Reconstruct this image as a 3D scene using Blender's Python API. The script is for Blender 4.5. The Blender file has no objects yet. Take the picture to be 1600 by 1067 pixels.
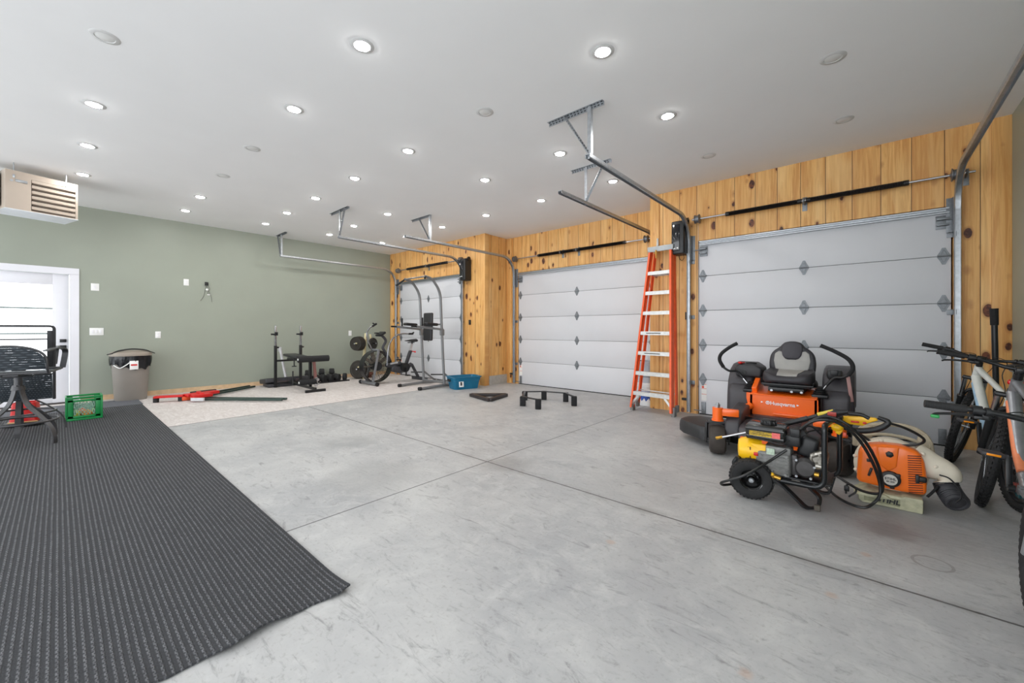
LAMP = 125.0; WORLD = 2.1; EXPO = 0.82
import bpy, bmesh, math, random
from mathutils import Vector, Matrix, Euler
random.seed(7)
SC = bpy.context.scene
COL = SC.collection
PI = math.pi
V = Vector
# ---------------------------------------------------------------- camera model (1600 x 1067)
FPX = 626.3; YAW = math.radians(41.444); HC = 1.22; HOR = 514.8; CH = 3.30
RX = (math.cos(YAW), math.sin(YAW)); FX = (-math.sin(YAW), math.cos(YAW))
def _ray(u, v):
    a = (u-800)/FPX; b = -(v-HOR)/FPX
    return V((a*RX[0]+FX[0], a*RX[1]+FX[1], b))
def onZ(u, v, z=0.0):
    d = _ray(u, v); return V((0, 0, HC)) + d*((z-HC)/d.z)
def onY(u, v, y):
    d = _ray(u, v); return V((0, 0, HC)) + d*(y/d.y)
def onX(u, v, x):
    d = _ray(u, v); return V((0, 0, HC)) + d*(x/d.x)
# ---------------------------------------------------------------- colours and materials
def lin(c):
    return tuple(((x/255)/12.92 if x/255 <= .04045 else (((x/255)+.055)/1.055)**2.4) for x in c)
MATS = {}
def nodes_of(m):
    m.use_nodes = True
    nt = m.node_tree
    return nt, nt.nodes, nt.links, nt.nodes['Principled BSDF']
def mat(name, rgb, rough=.5, metal=0.0, var=.08, scale=14, bump=0.0, bscale=60, coat=0.0, spec=.5, emis=0):
    if name in MATS: return MATS[name]
    m = bpy.data.materials.new(name); nt, N, L, B = nodes_of(m)
    c = lin(rgb)
    tc = N.new('ShaderNodeTexCoord')
    nz = N.new('ShaderNodeTexNoise'); nz.inputs['Scale'].default_value = scale; nz.inputs['Detail'].default_value = 4
    L.new(tc.outputs['Object'], nz.inputs['Vector'])
    r = N.new('ShaderNodeValToRGB')
    r.color_ramp.elements[0].position = .3; r.color_ramp.elements[1].position = .7
    r.color_ramp.elements[0].color = (*[x*(1-var) for x in c], 1)
    r.color_ramp.elements[1].color = (*[min(1, x*(1+var)) for x in c], 1)
    L.new(nz.outputs['Fac'], r.inputs['Fac']); L.new(r.outputs['Color'], B.inputs['Base Color'])
    B.inputs['Roughness'].default_value = rough; B.inputs['Metallic'].default_value = metal
    B.inputs['Coat Weight'].default_value = coat
    B.inputs['Specular IOR Level'].default_value = spec
    if bump:
        n2 = N.new('ShaderNodeTexNoise'); n2.inputs['Scale'].default_value = bscale
        L.new(tc.outputs['Object'], n2.inputs['Vector'])
        bp = N.new('ShaderNodeBump'); bp.inputs['Strength'].default_value = bump; bp.inputs['Distance'].default_value = .004
        L.new(n2.outputs['Fac'], bp.inputs['Height']); L.new(bp.outputs['Normal'], B.inputs['Normal'])
    if emis:
        B.inputs['Emission Color'].default_value = (*c, 1); B.inputs['Emission Strength'].default_value = emis
    MATS[name] = m
    return m
def mth(nt, op, a, b=None, c=None, clamp=False):
    n = nt.nodes.new('ShaderNodeMath'); n.operation = op; n.use_clamp = clamp
    for i, x in enumerate((a, b, c)):
        if x is None: continue
        if isinstance(x, (int, float)): n.inputs[i].default_value = x
        else: nt.links.new(x, n.inputs[i])
    return n.outputs[0]
def mixc(nt, fac, a, b, mode='MIX'):
    n = nt.nodes.new('ShaderNodeMix'); n.data_type = 'RGBA'; n.blend_type = mode
    for sock, x in ((n.inputs[0], fac), (n.inputs[6], a), (n.inputs[7], b)):
        if isinstance(x, (int, float)): sock.default_value = x
        elif isinstance(x, tuple): sock.default_value = (*x, 1) if len(x) == 3 else x
        else: nt.links.new(x, sock)
    return n.outputs[2]
def noise(nt, vec, scale, detail=4, rough=.5, dist=0):
    n = nt.nodes.new('ShaderNodeTexNoise'); n.inputs['Scale'].default_value = scale
    n.inputs['Detail'].default_value = detail; n.inputs['Roughness'].default_value = rough
    n.inputs['Distortion'].default_value = dist
    if vec is not None: nt.links.new(vec, n.inputs['Vector'])
    return n.outputs['Fac']
def mapping(nt, vec, scale=(1, 1, 1), loc=(0, 0, 0), rot=(0, 0, 0)):
    n = nt.nodes.new('ShaderNodeMapping'); n.inputs['Scale'].default_value = scale
    n.inputs['Location'].default_value = loc; n.inputs['Rotation'].default_value = rot
    nt.links.new(vec, n.inputs['Vector']); return n.outputs[0]
def smooth(nt, x, a, b):
    n = nt.nodes.new('ShaderNodeMapRange'); n.interpolation_type = 'SMOOTHSTEP'
    n.inputs[1].default_value = a; n.inputs[2].default_value = b
    nt.links.new(x, n.inputs[0]); return n.outputs[0]
def wood_mat(name, axis, width=.245, off=0.0, boards=True, tint=(1, 1, 1)):
    m = bpy.data.materials.new(name); nt, N, L, B = nodes_of(m)
    tc = N.new('ShaderNodeTexCoord'); sp = N.new('ShaderNodeSeparateXYZ'); L.new(tc.outputs['Object'], sp.inputs[0])
    u = sp.outputs[axis]; z = sp.outputs[2]
    s = mth(nt, 'MULTIPLY', mth(nt, 'ADD', u, off), 1/width)
    idx = mth(nt, 'FLOOR', s); fr = mth(nt, 'FRACT', s)
    wn = N.new('ShaderNodeTexWhiteNoise'); wn.noise_dimensions = '1D'; L.new(idx, wn.inputs['W'])
    rnd = wn.outputs['Value']
    cv = N.new('ShaderNodeCombineXYZ')
    L.new(mth(nt, 'ADD', u, mth(nt, 'MULTIPLY', rnd, 7)), cv.inputs[0])
    L.new(mth(nt, 'MULTIPLY', rnd, 13), cv.inputs[1])
    L.new(mth(nt, 'ADD', z, mth(nt, 'MULTIPLY', rnd, 31)), cv.inputs[2])
    gv = mapping(nt, cv.outputs[0], (26, 1, 1.3))
    g = noise(nt, gv, 1.0, 6, .62, .9)
    gf = noise(nt, mapping(nt, cv.outputs[0], (170, 1, 4)), 1.0, 3, .6, .3)
    broad = noise(nt, mapping(nt, cv.outputs[0], (5, 1, .9)), 1.0, 2, .5, .6)
    t = lambda c: tuple(a*b for a, b in zip(lin(c), tint))
    base = mixc(nt, smooth(nt, g, .32, .68), t((208, 148, 80)), t((238, 190, 118)))
    base = mixc(nt, mth(nt, 'MULTIPLY', smooth(nt, gf, .5, .75), .28), base, t((160, 104, 54)))
    base = mixc(nt, mth(nt, 'MULTIPLY', smooth(nt, broad, .45, .75), .5), base, t((244, 208, 146)))
    base = mixc(nt, mth(nt, 'MULTIPLY', rnd, .42), base, t((206, 146, 82)))
    # knots
    kv = mapping(nt, cv.outputs[0], (7.4, .001, 4.2))
    kd = noise(nt, mapping(nt, cv.outputs[0], (30, 1, 30)), 1, 2)
    vo = N.new('ShaderNodeTexVoronoi'); vo.voronoi_dimensions = '3D'; vo.inputs['Scale'].default_value = 1
    L.new(kv, vo.inputs['Vector'])
    sc = N.new('ShaderNodeSeparateColor'); L.new(vo.outputs['Color'], sc.inputs[0])
    rad = mth(nt, 'MULTIPLY', mth(nt, 'MAXIMUM', mth(nt, 'SUBTRACT', sc.outputs[0], .38), 0), .46)
    dd = mth(nt, 'ADD', mth(nt, 'SUBTRACT', vo.outputs['Distance'], rad), mth(nt, 'MULTIPLY', mth(nt, 'SUBTRACT', kd, .5), .05))
    has = mth(nt, 'GREATER_THAN', rad, .02)
    kn = mth(nt, 'MULTIPLY', smooth(nt, mth(nt, 'MULTIPLY', dd, -1), -.012, .03), has)
    halo = mth(nt, 'MULTIPLY', smooth(nt, mth(nt, 'MULTIPLY', dd, -1), -.14, .0), has)
    base = mixc(nt, mth(nt, 'MULTIPLY', halo, .45), base, t((158, 96, 48)))
    base = mixc(nt, kn, base, mixc(nt, smooth(nt, kd, .4, .6), t((70, 34, 20)), t((116, 62, 34))))
    if boards:
        gr = mth(nt, 'LESS_THAN', mth(nt, 'ABSOLUTE', mth(nt, 'SUBTRACT', fr, .5)), .489)
        base = mixc(nt, gr, t((74, 44, 26)), base)
        bp = N.new('ShaderNodeBump'); bp.inputs['Distance'].default_value = .006; bp.inputs['Strength'].default_value = .7
        L.new(gr, bp.inputs['Height']); L.new(bp.outputs['Normal'], B.inputs['Normal'])
    L.new(base, B.inputs['Base Color'])
    B.inputs['Roughness'].default_value = .48
    MATS[name] = m
    return m
# ---------------------------------------------------------------- mesh builder
def catmull(pts, k=6, closed=False):
    P = [V(p) for p in pts]; n = len(P); out = []
    if n < 3 or k < 2: return P
    rng = n if closed else n-1
    for i in range(rng):
        p1, p2 = P[i], P[(i+1) % n]
        p0 = P[(i-1) % n] if (closed or i > 0) else p1*2-p2
        p3 = P[(i+2) % n] if (closed or i+2 < n) else p2*2-p1
        for j in range(k):
            t = j/k
            out.append(.5*((2*p1)+(p2-p0)*t+(2*p0-5*p1+4*p2-p3)*t*t+(3*p1-p0-3*p2+p3)*t**3))
    if not closed: out.append(P[-1])
    return out
def fillet(pts, r, k=5):
    """polyline with rounded corners"""
    P = [V(p) for p in pts]; out = [P[0]]
    for i in range(1, len(P)-1):
        a, b, c = P[i-1], P[i], P[i+1]
        d1 = (a-b); d2 = (c-b); rr = min(r, d1.length*.48, d2.length*.48)
        q1 = b+d1.normalized()*rr; q2 = b+d2.normalized()*rr
        for j in range(k+1):
            t = j/k; out.append(q1*(1-t)**2+b*2*t*(1-t)+q2*t*t)
    out.append(P[-1]); return out
class MB:
    def __init__(s): s.bm = bmesh.new(); s.M = Matrix.Identity(4)
    def _add(s, verts, faces):
        vs = [s.bm.verts.new(s.M @ V(v)) for v in verts]
        for f in faces:
            try: s.bm.faces.new([vs[i] for i in f])
            except ValueError: pass
        return s
    def _merge(s, tb, M):
        tb.verts.index_update()
        s._add([M @ v.co for v in tb.verts], [[v.index for v in f.verts] for f in tb.faces]); tb.free(); return s
    def box(s, c, d, r=0.0, rot=None, seg=2):
        tb = bmesh.new(); bmesh.ops.create_cube(tb, size=1)
        for v in tb.verts: v.co = V((v.co.x*d[0], v.co.y*d[1], v.co.z*d[2]))
        if r > 0:
            r = min(r, min(d)*.48)
            bmesh.ops.bevel(tb, geom=tb.edges[:]+tb.verts[:], offset=r, segments=seg, profile=.5, affect='EDGES')
        M = Matrix.Translation(V(c))
        if rot is not None: M = M @ (rot if isinstance(rot, Matrix) else Euler(rot).to_matrix()).to_4x4()
        return s._merge(tb, M)
    def boxp(s, x0, x1, y0, y1, z0, z1, r=0.0, seg=2):
        return s.box(((x0+x1)/2, (y0+y1)/2, (z0+z1)/2), (abs(x1-x0), abs(y1-y0), abs(z1-z0)), r, None, seg)
    def beam(s, a, b, w, h, up=(0, 0, 1), r=0.0):
        a, b = V(a), V(b); d = b-a; z = d.normalized(); x = V(up).cross(z)
        if x.length < 1e-4: x = V((1, 0, 0)).cross(z)
        x.normalize(); y = z.cross(x)
        return s.box((a+b)/2, (w, h, d.length), r, Matrix((x, y, z)).transposed())
    def cyl(s, a, b, r, r2=None, n=16, cap=True):
        r2 = r if r2 is None else r2
        return s.sweepc([a, b], [r, r2], n, cap)
    def sweepc(s, P, R, n=10, cap=True, closed=False):
        P = [V(p) for p in P]; m = len(P)
        if isinstance(R, (int, float)): R = [R]*m
        T = []
        for i in range(m):
            if closed: t = P[(i+1) % m]-P[(i-1) % m]
            else: t = P[min(i+1, m-1)]-P[max(i-1, 0)]
            T.append(t.normalized() if t.length > 1e-9 else V((0, 0, 1)))
        u = T[0].orthogonal().normalized(); verts = []
        for i in range(m):
            u = (u-T[i]*u.dot(T[i]))
            u = u.normalized() if u.length > 1e-6 else T[i].orthogonal().normalized()
            w = T[i].cross(u)
            for j in range(n):
                a = 2*PI*j/n; verts.append(P[i]+(u*math.cos(a)+w*math.sin(a))*R[i])
        F = []
        for i in range(m if closed else m-1):
            i2 = (i+1) % m
            for j in range(n):
                j2 = (j+1) % n; F.append((i*n+j, i*n+j2, i2*n+j2, i2*n+j))
        if cap and not closed:
            F.append(tuple(range(n))[::-1]); F.append(tuple(range((m-1)*n, m*n)))
        return s._add(verts, F)
    def tube(s, pts, r, n=10, k=5, closed=False, cap=True):
        P = catmull(pts, k, closed)
        if isinstance(r, (list, tuple)):
            q = []
            for i in range(len(P)):
                t = i/(len(P)-1)*(len(r)-1); a = int(min(t, len(r)-2)); q.append(r[a]+(r[a+1]-r[a])*(t-a))
            r = q
        return s.sweepc(P, r, n, cap, closed)
    def ftube(s, pts, r, fr=.05, n=10, cap=True):
        return s.sweepc(fillet(pts, fr), r, n, cap)
    def sweep(s, P, prof, up=(0, 0, 1)):
        """closed 2D profile (side, up) swept along P, side axis constant"""
        P = [V(p) for p in P]; m = len(P); n = len(prof); verts = []
        side = V(up)
        for i in range(m):
            t = (P[min(i+1, m-1)]-P[max(i-1, 0)]).normalized()
            nn = side.cross(t).normalized()
            for a, b in prof: verts.append(P[i]+side*a+nn*b)
        F = [(i*n+j, i*n+(j+1) % n, (i+1)*n+(j+1) % n, (i+1)*n+j) for i in range(m-1) for j in range(n)]
        F.append(tuple(range(n))[::-1]); F.append(tuple(range((m-1)*n, m*n)))
        return s._add(verts, F)
    def lathe(s, prof, o=(0, 0, 0), ax=(0, 0, 1), n=24, sy=1.0):
        z = V(ax).normalized(); x = z.orthogonal().normalized(); y = z.cross(x); o = V(o); verts = []
        if abs(z.z) > .99: x = V((1, 0, 0)); y = V((0, 1, 0))*(1 if z.z > 0 else -1)
        for r, h in prof:
            for j in range(n):
                a = 2*PI*j/n; verts.append(o+z*h+x*(r*math.cos(a))+y*(r*math.sin(a)*sy))
        F = [(i*n+j, i*n+(j+1) % n, (i+1)*n+(j+1) % n, (i+1)*n+j) for i in range(len(prof)-1) for j in range(n)]
        if prof[0][0] > 1e-5: F.append(tuple(range(n))[::-1])
        if prof[-1][0] > 1e-5: F.append(tuple(range((len(prof)-1)*n, len(prof)*n)))
        return s._add(verts, F)
    def torus(s, c, ax, R, r, n=40, m=10, sq=1.0):
        z = V(ax).normalized(); x = z.orthogonal().normalized(); y = z.cross(x); c = V(c); verts = []
        for i in range(n):
            a = 2*PI*i/n; d = x*math.cos(a)+y*math.sin(a)
            for j in range(m):
                b = 2*PI*j/m; verts.append(c+d*(R+r*math.cos(b))+z*(r*sq*math.sin(b)))
        F = [(i*m+j, ((i+1) % n)*m+j, ((i+1) % n)*m+(j+1) % m, i*m+(j+1) % m) for i in range(n) for j in range(m)]
        return s._add(verts, F)
    def ell(s, c, d, rot=None, n=16):
        tb = bmesh.new(); bmesh.ops.create_uvsphere(tb, u_segments=n, v_segments=max(6, n//2), radius=1)
        M = Matrix.Translation(V(c))
        if rot is not None: M = M @ (rot if isinstance(rot, Matrix) else Euler(rot).to_matrix()).to_4x4()
        M = M @ Matrix.Diagonal((d[0], d[1], d[2], 1))
        return s._merge(tb, M)
    def prism(s, poly, o, ex, ey, ez, depth, r=0.0, seg=2):
        """2D poly in plane (ex,ey) from origin o, extruded along ez by depth"""
        o, ex, ey, ez = V(o), V(ex), V(ey), V(ez); tb = bmesh.new(); n = len(poly)
        a = [tb.verts.new(o+ex*p[0]+ey*p[1]) for p in poly]
        b = [tb.verts.new(o+ex*p[0]+ey*p[1]+ez*depth) for p in poly]
        tb.faces.new(a[::-1]); tb.faces.new(b)
        for i in range(n): tb.faces.new((a[i], a[(i+1) % n], b[(i+1) % n], b[i]))
        bmesh.ops.recalc_face_normals(tb, faces=tb.faces[:])
        if r > 0: bmesh.ops.bevel(tb, geom=tb.edges[:]+tb.verts[:], offset=r, segments=seg, profile=.5, affect='EDGES')
        return s._merge(tb, Matrix.Identity(4))
    def loft(s, rings, cap=True):
        n = len(rings[0]); verts = [p for R in rings for p in R]
        F = [(i*n+j, i*n+(j+1) % n, (i+1)*n+(j+1) % n, (i+1)*n+j) for i in range(len(rings)-1) for j in range(n)]
        if cap: F.append(tuple(range(n))[::-1]); F.append(tuple(range((len(rings)-1)*n, len(rings)*n)))
        return s._add(verts, F)
    def build(s, name, m, parent=None, sm=35, world=True, mods=None):
        bm = s.bm
        if parent is not None and world:
            root = parent
            while root.parent: root = root.parent
            bm.transform(xf(root).inverted())
        bmesh.ops.recalc_face_normals(bm, faces=bm.faces[:])
        me = bpy.data.meshes.new(name); bm.to_mesh(me); bm.free()
        if m is not None: me.materials.append(m if not isinstance(m, str) else MATS[m])
        if sm:
            for p in me.polygons: p.use_smooth = True
            me.set_sharp_from_angle(angle=math.radians(sm))
        o = bpy.data.objects.new(name, me); COL.objects.link(o)
        if parent is not None: o.parent = parent
        return o
def xf(o): return Matrix.LocRotScale(o.location, o.rotation_euler, o.scale)
def tag(o, label=None, cat=None, group=None, kind=None):
    if label: o['label'] = label
    if cat: o['category'] = cat
    if group: o['group'] = group
    if kind: o['kind'] = kind
    return o
def thing(name, label, cat, loc=(0, 0, 0), rz=0.0, group=None, rot=None, scale=1.0):
    o = bpy.data.objects.new(name, None); COL.objects.link(o)
    o.empty_display_size = .1
    o.location = loc; o.rotation_euler = rot if rot else (0, 0, rz); o.scale = (scale,)*3
    return tag(o, label, cat, group)
def struct(o): o['kind'] = 'structure'; return o
def dup(root, loc=None, rot=None, label=None, group=None):
    r = root.copy(); COL.objects.link(r)
    if loc is not None: r.location = loc
    if rot is not None: r.rotation_euler = rot
    if label: r['label'] = label
    if group: r['group'] = group
    for ch in list(root.children):
        c = ch.copy(); COL.objects.link(c); c.parent = r
        for g in list(ch.children):
            d = g.copy(); COL.objects.link(d); d.parent = c
    return r
def text(name, s, size, o, ex, ey, m, parent, depth=.0015, bold=0.0, sx=1.0, align='CENTER', shear=0):
    cu = bpy.data.curves.new(name, 'FONT'); cu.body = s; cu.size = size; cu.extrude = depth; cu.offset = bold
    cu.align_x = align; cu.align_y = 'CENTER'; cu.shear = shear
    t = bpy.data.objects.new(name, cu); COL.objects.link(t)
    dg = bpy.context.evaluated_depsgraph_get(); dg.update()
    me = bpy.data.meshes.new_from_object(t.evaluated_get(dg))
    bpy.data.objects.remove(t); me.name = name
    ex = V(ex).normalized(); ey = V(ey).normalized(); ez = ex.cross(ey)
    M = Matrix.Translation(V(o)) @ Matrix((ex, ey, ez)).transposed().to_4x4() @ Matrix.Diagonal((sx, 1, 1, 1))
    root = parent
    while root.parent: root = root.parent
    me.transform(xf(root).inverted() @ M)
    me.materials.clear(); me.materials.append(m)
    ob = bpy.data.objects.new(name, me); COL.objects.link(ob); ob.parent = parent
    return ob
# shared materials
BLK = mat('black_plastic', (26, 27, 29), .45, 0, .15, 30)
BLKM = mat('black_painted_metal', (22, 23, 25), .35, 0, .12, 20)
RUB = mat('black_rubber', (30, 30, 31), .75, 0, .15, 40, .4, 120)
DGR = mat('dark_grey_plastic', (58, 58, 62), .5, 0, .1, 20, .15, 200)
GAL = mat('galvanized_steel', (176, 180, 184), .34, .85, .12, 35)
STL = mat('brushed_steel', (190, 192, 196), .25, 1, .06, 30)
WHT = mat('white_paint', (236, 236, 238), .45, 0, .02, 5)
WPL = mat('white_plastic', (240, 240, 238), .35, 0, .02, 5)
RED = mat('red_plastic', (204, 30, 28), .4, 0, .08, 20)
ORG = mat('orange_paint', (255, 108, 24), .3, 0, .04, 10, coat=.3)
YEL = mat('yellow_plastic', (246, 190, 20), .35, 0, .05, 15)
BRS = mat('brass', (206, 160, 70), .3, .9, .06, 30)
# ================================================================= the room
XL, XR = -9.93, 1.06; YF, YM = 6.12, 6.85; YB = -4.2; PXL, PXR = -6.19, -2.50
WX = wood_mat('knotty_pine_boards', 0, .245, .12)
WY = wood_mat('knotty_pine_boards_side', 1, .235, .02)
WT = wood_mat('knotty_pine_trim', 0, 3.0, 9.1, False)
# ---- floor
def floor_mat():
    m = bpy.data.materials.new('sealed_concrete'); nt, N, L, B = nodes_of(m)
    tc = N.new('ShaderNodeTexCoord'); P = tc.outputs['Object']
    sp = N.new('ShaderNodeSeparateXYZ'); L.new(P, sp.inputs[0]); x, y = sp.outputs[0], sp.outputs[1]
    n1 = noise(nt, P, .9, 6, .6, .4); n2 = noise(nt, P, 5, 8, .7, .8); n3 = noise(nt, P, 45, 6, .65)
    sw = noise(nt, mapping(nt, P, (1.5, 5, 1), rot=(0, 0, .5)), 2.2, 7, .75, 2.2)
    c = mixc(nt, smooth(nt, n1, .3, .7), lin((160, 161, 163)), lin((184, 184, 183)))
    c = mixc(nt, mth(nt, 'MULTIPLY', smooth(nt, n2, .42, .72), .6), c, lin((198, 198, 196)))
    c = mixc(nt, mth(nt, 'MULTIPLY', smooth(nt, sw, .52, .72), .8), c, lin((130, 129, 130)))
    c = mixc(nt, mth(nt, 'MULTIPLY', smooth(nt, n3, .52, .74), .4), c, lin((122, 118, 114)))
    # worn dirt by the machines and the bicycles
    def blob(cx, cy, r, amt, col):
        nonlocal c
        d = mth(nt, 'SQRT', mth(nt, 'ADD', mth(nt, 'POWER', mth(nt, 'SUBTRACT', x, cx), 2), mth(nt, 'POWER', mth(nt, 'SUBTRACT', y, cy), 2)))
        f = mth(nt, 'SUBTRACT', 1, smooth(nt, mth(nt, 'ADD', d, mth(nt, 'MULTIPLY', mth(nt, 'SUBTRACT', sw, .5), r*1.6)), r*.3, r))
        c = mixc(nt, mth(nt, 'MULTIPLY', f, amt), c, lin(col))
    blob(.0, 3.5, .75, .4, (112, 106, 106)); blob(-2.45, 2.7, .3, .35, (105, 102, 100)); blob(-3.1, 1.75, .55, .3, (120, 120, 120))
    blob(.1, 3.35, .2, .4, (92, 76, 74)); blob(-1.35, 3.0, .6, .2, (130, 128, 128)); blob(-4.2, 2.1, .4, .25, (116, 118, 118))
    # round mark
    d = mth(nt, 'SQRT', mth(nt, 'ADD', mth(nt, 'POWER', mth(nt, 'SUBTRACT', x, .26), 2), mth(nt, 'POWER', mth(nt, 'SUBTRACT', y, 3.02), 2)))
    ring = mth(nt, 'LESS_THAN', mth(nt, 'ABSOLUTE', mth(nt, 'SUBTRACT', d, .075)), .007)
    c = mixc(nt, mth(nt, 'MULTIPLY', ring, .35), c, lin((90, 80, 70)))
    for cx, cy in ((-.32, 1.62), (-.12, 2.35), (.0, 2.9), (-1.1, 2.1)):
        blob(cx, cy, .035, .35, (188, 146, 112))
    # lighter dusty slab beyond the sawn edge
    edge = mth(nt, 'ADD', x, mth(nt, 'MULTIPLY', y, .045))
    far = mth(nt, 'LESS_THAN', edge, -6.50)
    dn = noise(nt, mapping(nt, P, (2, 6, 1)), 3, 6, .7, 1.4)
    dust = mixc(nt, smooth(nt, dn, .35, .7), lin((196, 188, 184)), lin((218, 213, 210)))
    c = mixc(nt, far, c, dust)
    # saw cuts
    j1 = mth(nt, 'LESS_THAN', mth(nt, 'ABSOLUTE', mth(nt, 'SUBTRACT', mth(nt, 'ADD', y, mth(nt, 'MULTIPLY', n2, .006)), 2.625)), .007)
    j1 = mth(nt, 'MULTIPLY', j1, mth(nt, 'GREATER_THAN', edge, -6.5))
    j2 = mth(nt, 'LESS_THAN', mth(nt, 'ABSOLUTE', mth(nt, 'SUBTRACT', x, -2.622)), .006)
    j3 = mth(nt, 'LESS_THAN', mth(nt, 'ABSOLUTE', mth(nt, 'SUBTRACT', edge, -6.50)), .012)
    j = mth(nt, 'MAXIMUM', mth(nt, 'MAXIMUM', j1, j2), j3)
    soil = mth(nt, 'MULTIPLY', mth(nt, 'SUBTRACT', 1, smooth(nt, mth(nt, 'ABSOLUTE', mth(nt, 'SUBTRACT', y, 2.62)), .0, .09)), smooth(nt, n2, .45, .62))
    soil = mth(nt, 'MULTIPLY', soil, mth(nt, 'GREATER_THAN', x, -3.2))
    c = mixc(nt, mth(nt, 'MULTIPLY', soil, .45), c, lin((104, 100, 96)))
    c = mixc(nt, mth(nt, 'MULTIPLY', j, .8), c, lin((60, 58, 58)))
    L.new(c, B.inputs['Base Color'])
    r = mth(nt, 'ADD', .34, mth(nt, 'MULTIPLY', n2, .3)); r = mth(nt, 'ADD', r, mth(nt, 'MULTIPLY', far, .2)); L.new(r, B.inputs['Roughness'])
    bp = N.new('ShaderNodeBump'); bp.inputs['Strength'].default_value = .25; bp.inputs['Distance'].default_value = .004
    L.new(mth(nt, 'SUBTRACT', mth(nt, 'MULTIPLY', n2, .3), j), bp.inputs['Height']); L.new(bp.outputs['Normal'], B.inputs['Normal'])
    return m
FM = floor_mat()
struct(MB().boxp(XL-.2, XR+.2, YB, YM+.3, -.12, 0).build('floor', FM, sm=0))
CM = mat('ceiling_paint', (238, 238, 238), .85, 0, .012, 2)
struct(MB().boxp(XL-.2, XR+.2, YB, YM+.3, CH, CH+.15).build('ceiling', CM, sm=0))
GM = mat('sage_green_paint', (154, 160, 147), .42, 0, .03, 1.6, .12, 260)
# left wall with the entrance door opening
DY0, DY1, DZ = -.82, .13, 2.14
m = MB(); m.boxp(XL-.15, XL, YB, DY0, 0, CH); m.boxp(XL-.15, XL, DY1, YM+.3, .085, CH); m.boxp(XL-.15, XL, DY0, DY1, DZ, CH)
struct(m.build('wall_left', GM, sm=0))
struct(MB().boxp(XR, XR+.15, .2, YM+.3, 0, CH).build('wall_right', GM, sm=0))
SILL = mat('raw_pine_plate', (206, 176, 140), .7, 0, .12, 12)
m = MB(); m.boxp(XL-.1, XL+.012, DY1+.12, YF, 0, .085); struct(m.build('baseboard_left', SILL, sm=0))
# front wall: two projecting parts around a recessed middle bay
RD = (-1.82, .675); MD = (-5.87, -2.74); LD = (-9.47, -6.91); DH = 2.50
def wall_with_hole(name, x0, x1, yf, yb, hx0, hx1, hz, mt):
    m = MB(); m.boxp(x0, hx0, yf, yb, 0, CH); m.boxp(hx1, x1, yf, yb, 0, CH); m.boxp(hx0, hx1, yf, yb, hz, CH)
    return struct(m.build(name, mt, sm=0))
wall_with_hole('wall_front', PXR, XR, YF, YF+.13, RD[0], RD[1], DH, WX)
wall_with_hole('wall_front_left', XL, PXL, YF, YF+.13, LD[0], LD[1], DH, WX)
wall_with_hole('wall_front_middle', PXL-.02, PXR+.02, YM, YM+.13, MD[0], MD[1], DH, WX)
m = MB(); m.boxp(PXL-.13, PXL, YF+.13, YM, .2, CH); m.boxp(PXL-.13, PXL, YF-.0, YF+.13, 0.0, CH)
struct(m.build('wall_pier_left', WY, sm=0))
struct(MB().boxp(PXR, PXR+.13, YF+.13, YM, 0, CH).build('wall_pier_right', WY, sm=0))
CONC = mat('bare_concrete_curb', (176, 172, 165), .8, 0, .1, 18)
struct(MB().boxp(PXL-.13, PXL+.006, YF+.13, YM, 0, .2).build('baseboard_pier', CONC, sm=0))
# pine trims: corner boards of the piers and the right end of the wall
def trim(name, *b): return struct(MB().boxp(*b, r=.003).build(name, WT))
trim('trim_1', PXL-.12, PXL+.02, YF-.02, YF, 0, CH)
trim('trim_2', PXL, PXL+.02, YF, YF+.11, 0, CH)
trim('trim_3', PXR-.02, PXR+.12, YF-.02, YF, 0, CH)
trim('trim_4', PXL+.0, PXL+.14, YM-.02, YM, 0, CH)
trim('trim_5', .93, XR, YF-.02, YF, 0, CH)
trim('trim_6', LD[0]-.42, LD[0]-.3, YF-.018, YF, 0, CH)
# ---- entrance door in the left wall
DM = mat('white_door_paint', (232, 232, 238), .35, 0, .015, 4)
m = MB(); X0 = XL-.1
m.boxp(XL+.0005, XL+.02, DY1-.004, DY1+.105, 0, DZ); m.boxp(XL+.0005, XL+.02, DY0-.105, DY0+.004, 0, DZ); m.boxp(XL+.0005, XL+.02, DY0-.105, DY1+.105, DZ-.004, DZ+.1)
struct(m.build('trim_7', DM))
d1 = bpy.data.objects.new('door_1', None); COL.objects.link(d1); d1.location = (XL-.05, DY1, 0); struct(d1)
GY0, GY1, GZ0, GZ1 = DY0+.17, DY1-.19, .30, DZ-.19
m = MB(); xa, xb = XL-.075, XL-.03
m.boxp(xa, xb, DY0, GY0, .02, DZ-.006, .003); m.boxp(xa, xb, GY1, DY1-.008, .02, DZ-.006, .003)
m.boxp(xa, xb, GY0, GY1, GZ1, DZ-.006, .003); m.boxp(xa, xb, GY0, GY1, .02, GZ0, .003)
m.build('door_slab', DM, d1)
gm = bpy.data.materials.new('clear_glass'); nt, N, L, B = nodes_of(gm)
B.inputs['Transmission Weight'].default_value = 1; B.inputs['Roughness'].default_value = 0; B.inputs['IOR'].default_value = 1.01
B.inputs['Base Color'].default_value = (1, 1, 1, 1); MATS['glass'] = gm
MB().boxp(XL-.056, XL-.05, GY0, GY1, GZ0, GZ1).build('glass_pane', gm, d1, sm=0)
GRN = mat('muntin_grey', (120, 136, 134), .4, 0, .02)
m = MB()
for z in (1.563, 1.155, .77): m.boxp(XL-.062, XL-.046, GY0, GY1, z-.012, z+.012)
m.build('muntin', GRN, d1, sm=0)
for z in (1.035, .935):
    m = MB(); m.box((XL-.012, DY1-.075, z), (.03, .075, .052), .004); m.cyl((XL, DY1-.075, z), (XL+.03, DY1-.075, z), .012)
    m.build('deadbolt' if z > 1 else 'door_handle', BLKM, d1)
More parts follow.
